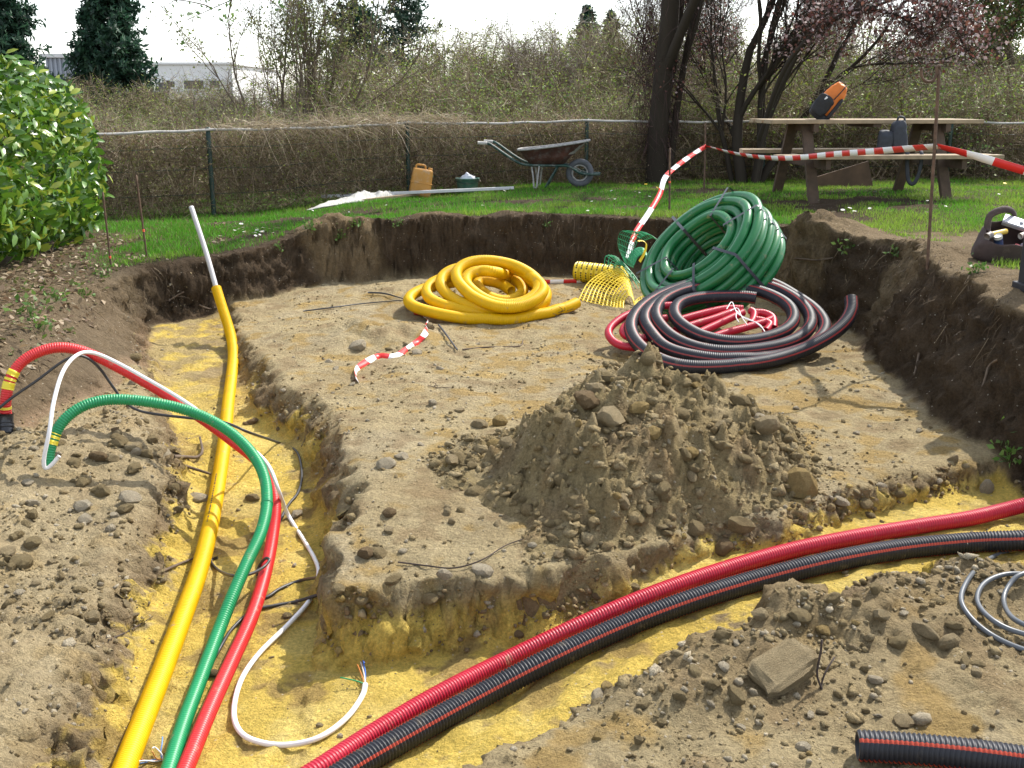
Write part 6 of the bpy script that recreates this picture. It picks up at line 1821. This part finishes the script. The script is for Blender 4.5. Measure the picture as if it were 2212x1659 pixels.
def flower(me, nm, px, py, s_, lb, gp_):
    p = on(px, py); o = bpy.data.objects.new(nm, me); o.location = (p[0], p[1], p[2] + .035); o.scale = (s_, s_, s_)
    o.rotation_euler = (random.uniform(-.1, .5), random.uniform(-.3, .3), random.uniform(0, 6)); link(o); tag(o, lb, 'flower', gp_)
rd = random.Random(4)
for k in range(34):
    flower(dz_, 'daisy', rd.gauss(545, 34), rd.gauss(508, 8), rd.uniform(.012, .02), 'small white daisy in the clump on the left lawn', 'daisies in the left clump')
for k in range(46):
    flower(dz_, 'daisy', rd.choice([rd.uniform(520, 1100), rd.uniform(1250, 1420), rd.uniform(1680, 2212)]), rd.uniform(415, 470), rd.uniform(.011, .017), 'lone white daisy scattered in the lawn', 'scattered daisies')
for px, py in ((1420, 412), (1395, 404), (2170, 402), (2120, 400), (2085, 402), (1800, 404), (2195, 412)):
    flower(dn_, 'dandelion', px, py, .022, 'yellow dandelion flower in the lawn', 'dandelions')
for px, py in ((1820, 462), (1835, 458), (1845, 465), (1800, 468)):
    flower(dz_, 'daisy', px, py, .02, 'white daisy in the small tuft beyond the green coil', 'daisies beyond the coil')
# weeds on the lips of the pit
def weed(px, py, s_, lb):
    p = on(px, py); s_ *= .7; o = empty('weed', tuple(p)); tag(o, lb, 'weed', 'weeds on the pit edge')
    n = 36; P0 = r.normal(0, .05, (n, 3)) * s_; P0[:, 2] = np.abs(P0[:, 2]) * 1.3
    V_, F_, m = leaves(P0, r.uniform(.03, .06, n) * s_, r, .6)
    mobj('leaves', npmesh('leaves', V_, F_, M['leafcol'], False, np.repeat(tint(n, [(.08, .17, .03), (.12, .2, .04)], r), m, 0)), o)
    V_, F_, m = ribbons(P0[:12] * .2, P0[:12] + [0, 0, .05], np.full(12, .09 * s_), np.full(12, .002), r)
    mobj('stems', npmesh('stems', V_, F_, M['leafcol'], False, np.repeat(tint(12, [(.1, .16, .04)], r), m, 0)), o)
for px, py, s_ in ((770, 490, 1.0), (735, 520, .8), (670, 500, 1.2), (600, 540, .8), (1180, 490, .7), (860, 490, .8), (1830, 545, 1.1), (1930, 555, .9), (2110, 590, 1.0), (120, 650, 1.2), (90, 720, 1.2), (180, 640, 1.0), (220, 600, 1.0), (60, 680, 1.4), (2180, 1000, 1.2)):
    weed(px, py, s_, 'small green weed on the crumbling pit edge')

# torn rootlets hanging from the cut turf
r = np.random.default_rng(91)
x = r.uniform(-2.9, 2.9, 90000); y = r.uniform(5.2, 10.2, 90000)
sdv = gmask(SD, x, y); sv = gmask(S, x, y)
k = (sv > .55) & (sdv < .42) & (sv < 1.01) & (noise3(x * 3, y * 3, 3.3) > -.05) & (y + .8 * x < 12)
x = x[k][:2600]; y = y[k][:2600]; n = len(x)
P0 = np.stack([x, y, zsurf(x, y) + .004], -1)
V_, F_, m = ribbons(P0, np.stack([r.normal(0, .5, n) - .25 * x, r.normal(-.6, .4, n), r.normal(-.7, .5, n)], -1), r.uniform(.03, .13, n), .0022 * r.uniform(.5, 1.6, n), r, .5, .7, 3)
o = mobj('rootlets', npmesh('rootlets', V_, F_, M['twigcol'], False, np.repeat(tint(n, [(.10, .07, .045), (.15, .11, .07), (.065, .046, .03), (.20, .15, .09)], r), m, 0)), ground)
tag(o, kind='stuff')

# dead leaves under the hedge
r = np.random.default_rng(95)
x = r.uniform(-3.9, -2.5, 9000); y = r.uniform(5.2, 10.4, 9000)
k = (gmask(GM, x, y) < .3) & (gmask(SD, x, y) > .25) & (x > -4.0) & (r.random(9000) < .45); x = x[k]; y = y[k]; n = len(x)
V_, F_, m = leaves(np.stack([x, y, zsurf(x, y) + .008], -1), r.uniform(.025, .07, n), r, .5, np.tile(np.array([[0, 0, 1.5]]), (n, 1)))
o = mobj('leaf_litter', npmesh('leaf_litter', V_, F_, M['leafcol'], False, np.repeat(tint(n, [(.22, .15, .09), (.30, .22, .13), (.14, .09, .055), (.36, .29, .19), (.12, .14, .04)], r), m, 0)))
tag(o, 'brown dead leaves littering the soil under the laurel hedge', 'leaf litter', kind='stuff')
# loose wire ends by the foot of the green conduit and a rootlet tuft beside the yellow coil
def tuft(name, px, py, n, L, rad, cols, label, cat):
    p = on(px, py, .004); o = empty(name, tuple(p)); tag(o, label, cat)
    rr3 = np.random.default_rng(n)
    for k in range(n):
        a = rr3.uniform(0, 6.28); d = np.array([math.cos(a), math.sin(a) * .6, rr3.uniform(.2, .9)])
        pts = [np.zeros(3)]
        for q in range(4):
            d = d + rr3.normal(0, .5, 3); d /= np.linalg.norm(d); nx_ = pts[-1] + d * np.array([1, 1, .5]) * L / 4; nx_[2] = max(nx_[2], .003); pts.append(nx_)
        tube_obj('strand', catmull(np.array(pts), 5), rad, cols[k % len(cols)], o, 5, step=.012)
wc = [mat('wire tint', c, .45, .05) for c in ((.6, .6, .62), (.1, .22, .5), (.5, .22, .06), (.75, .75, .75))]
tuft('wire_ends', 352, 1642, 7, .11, .0024, wc, 'loose blue and white wire ends between the yellow and green conduits', 'wires')
tuft('rootlet_tuft', 1205, 680, 16, .16, .0018, [M['stick_dark']], 'dark tuft of fine rootlets beside the free end of the yellow coil', 'roots')
tuft('rootlet_tuft', 945, 838, 4, .08, .002, [M['stick']], 'tiny reddish twig standing on the pale pit floor', 'twig')
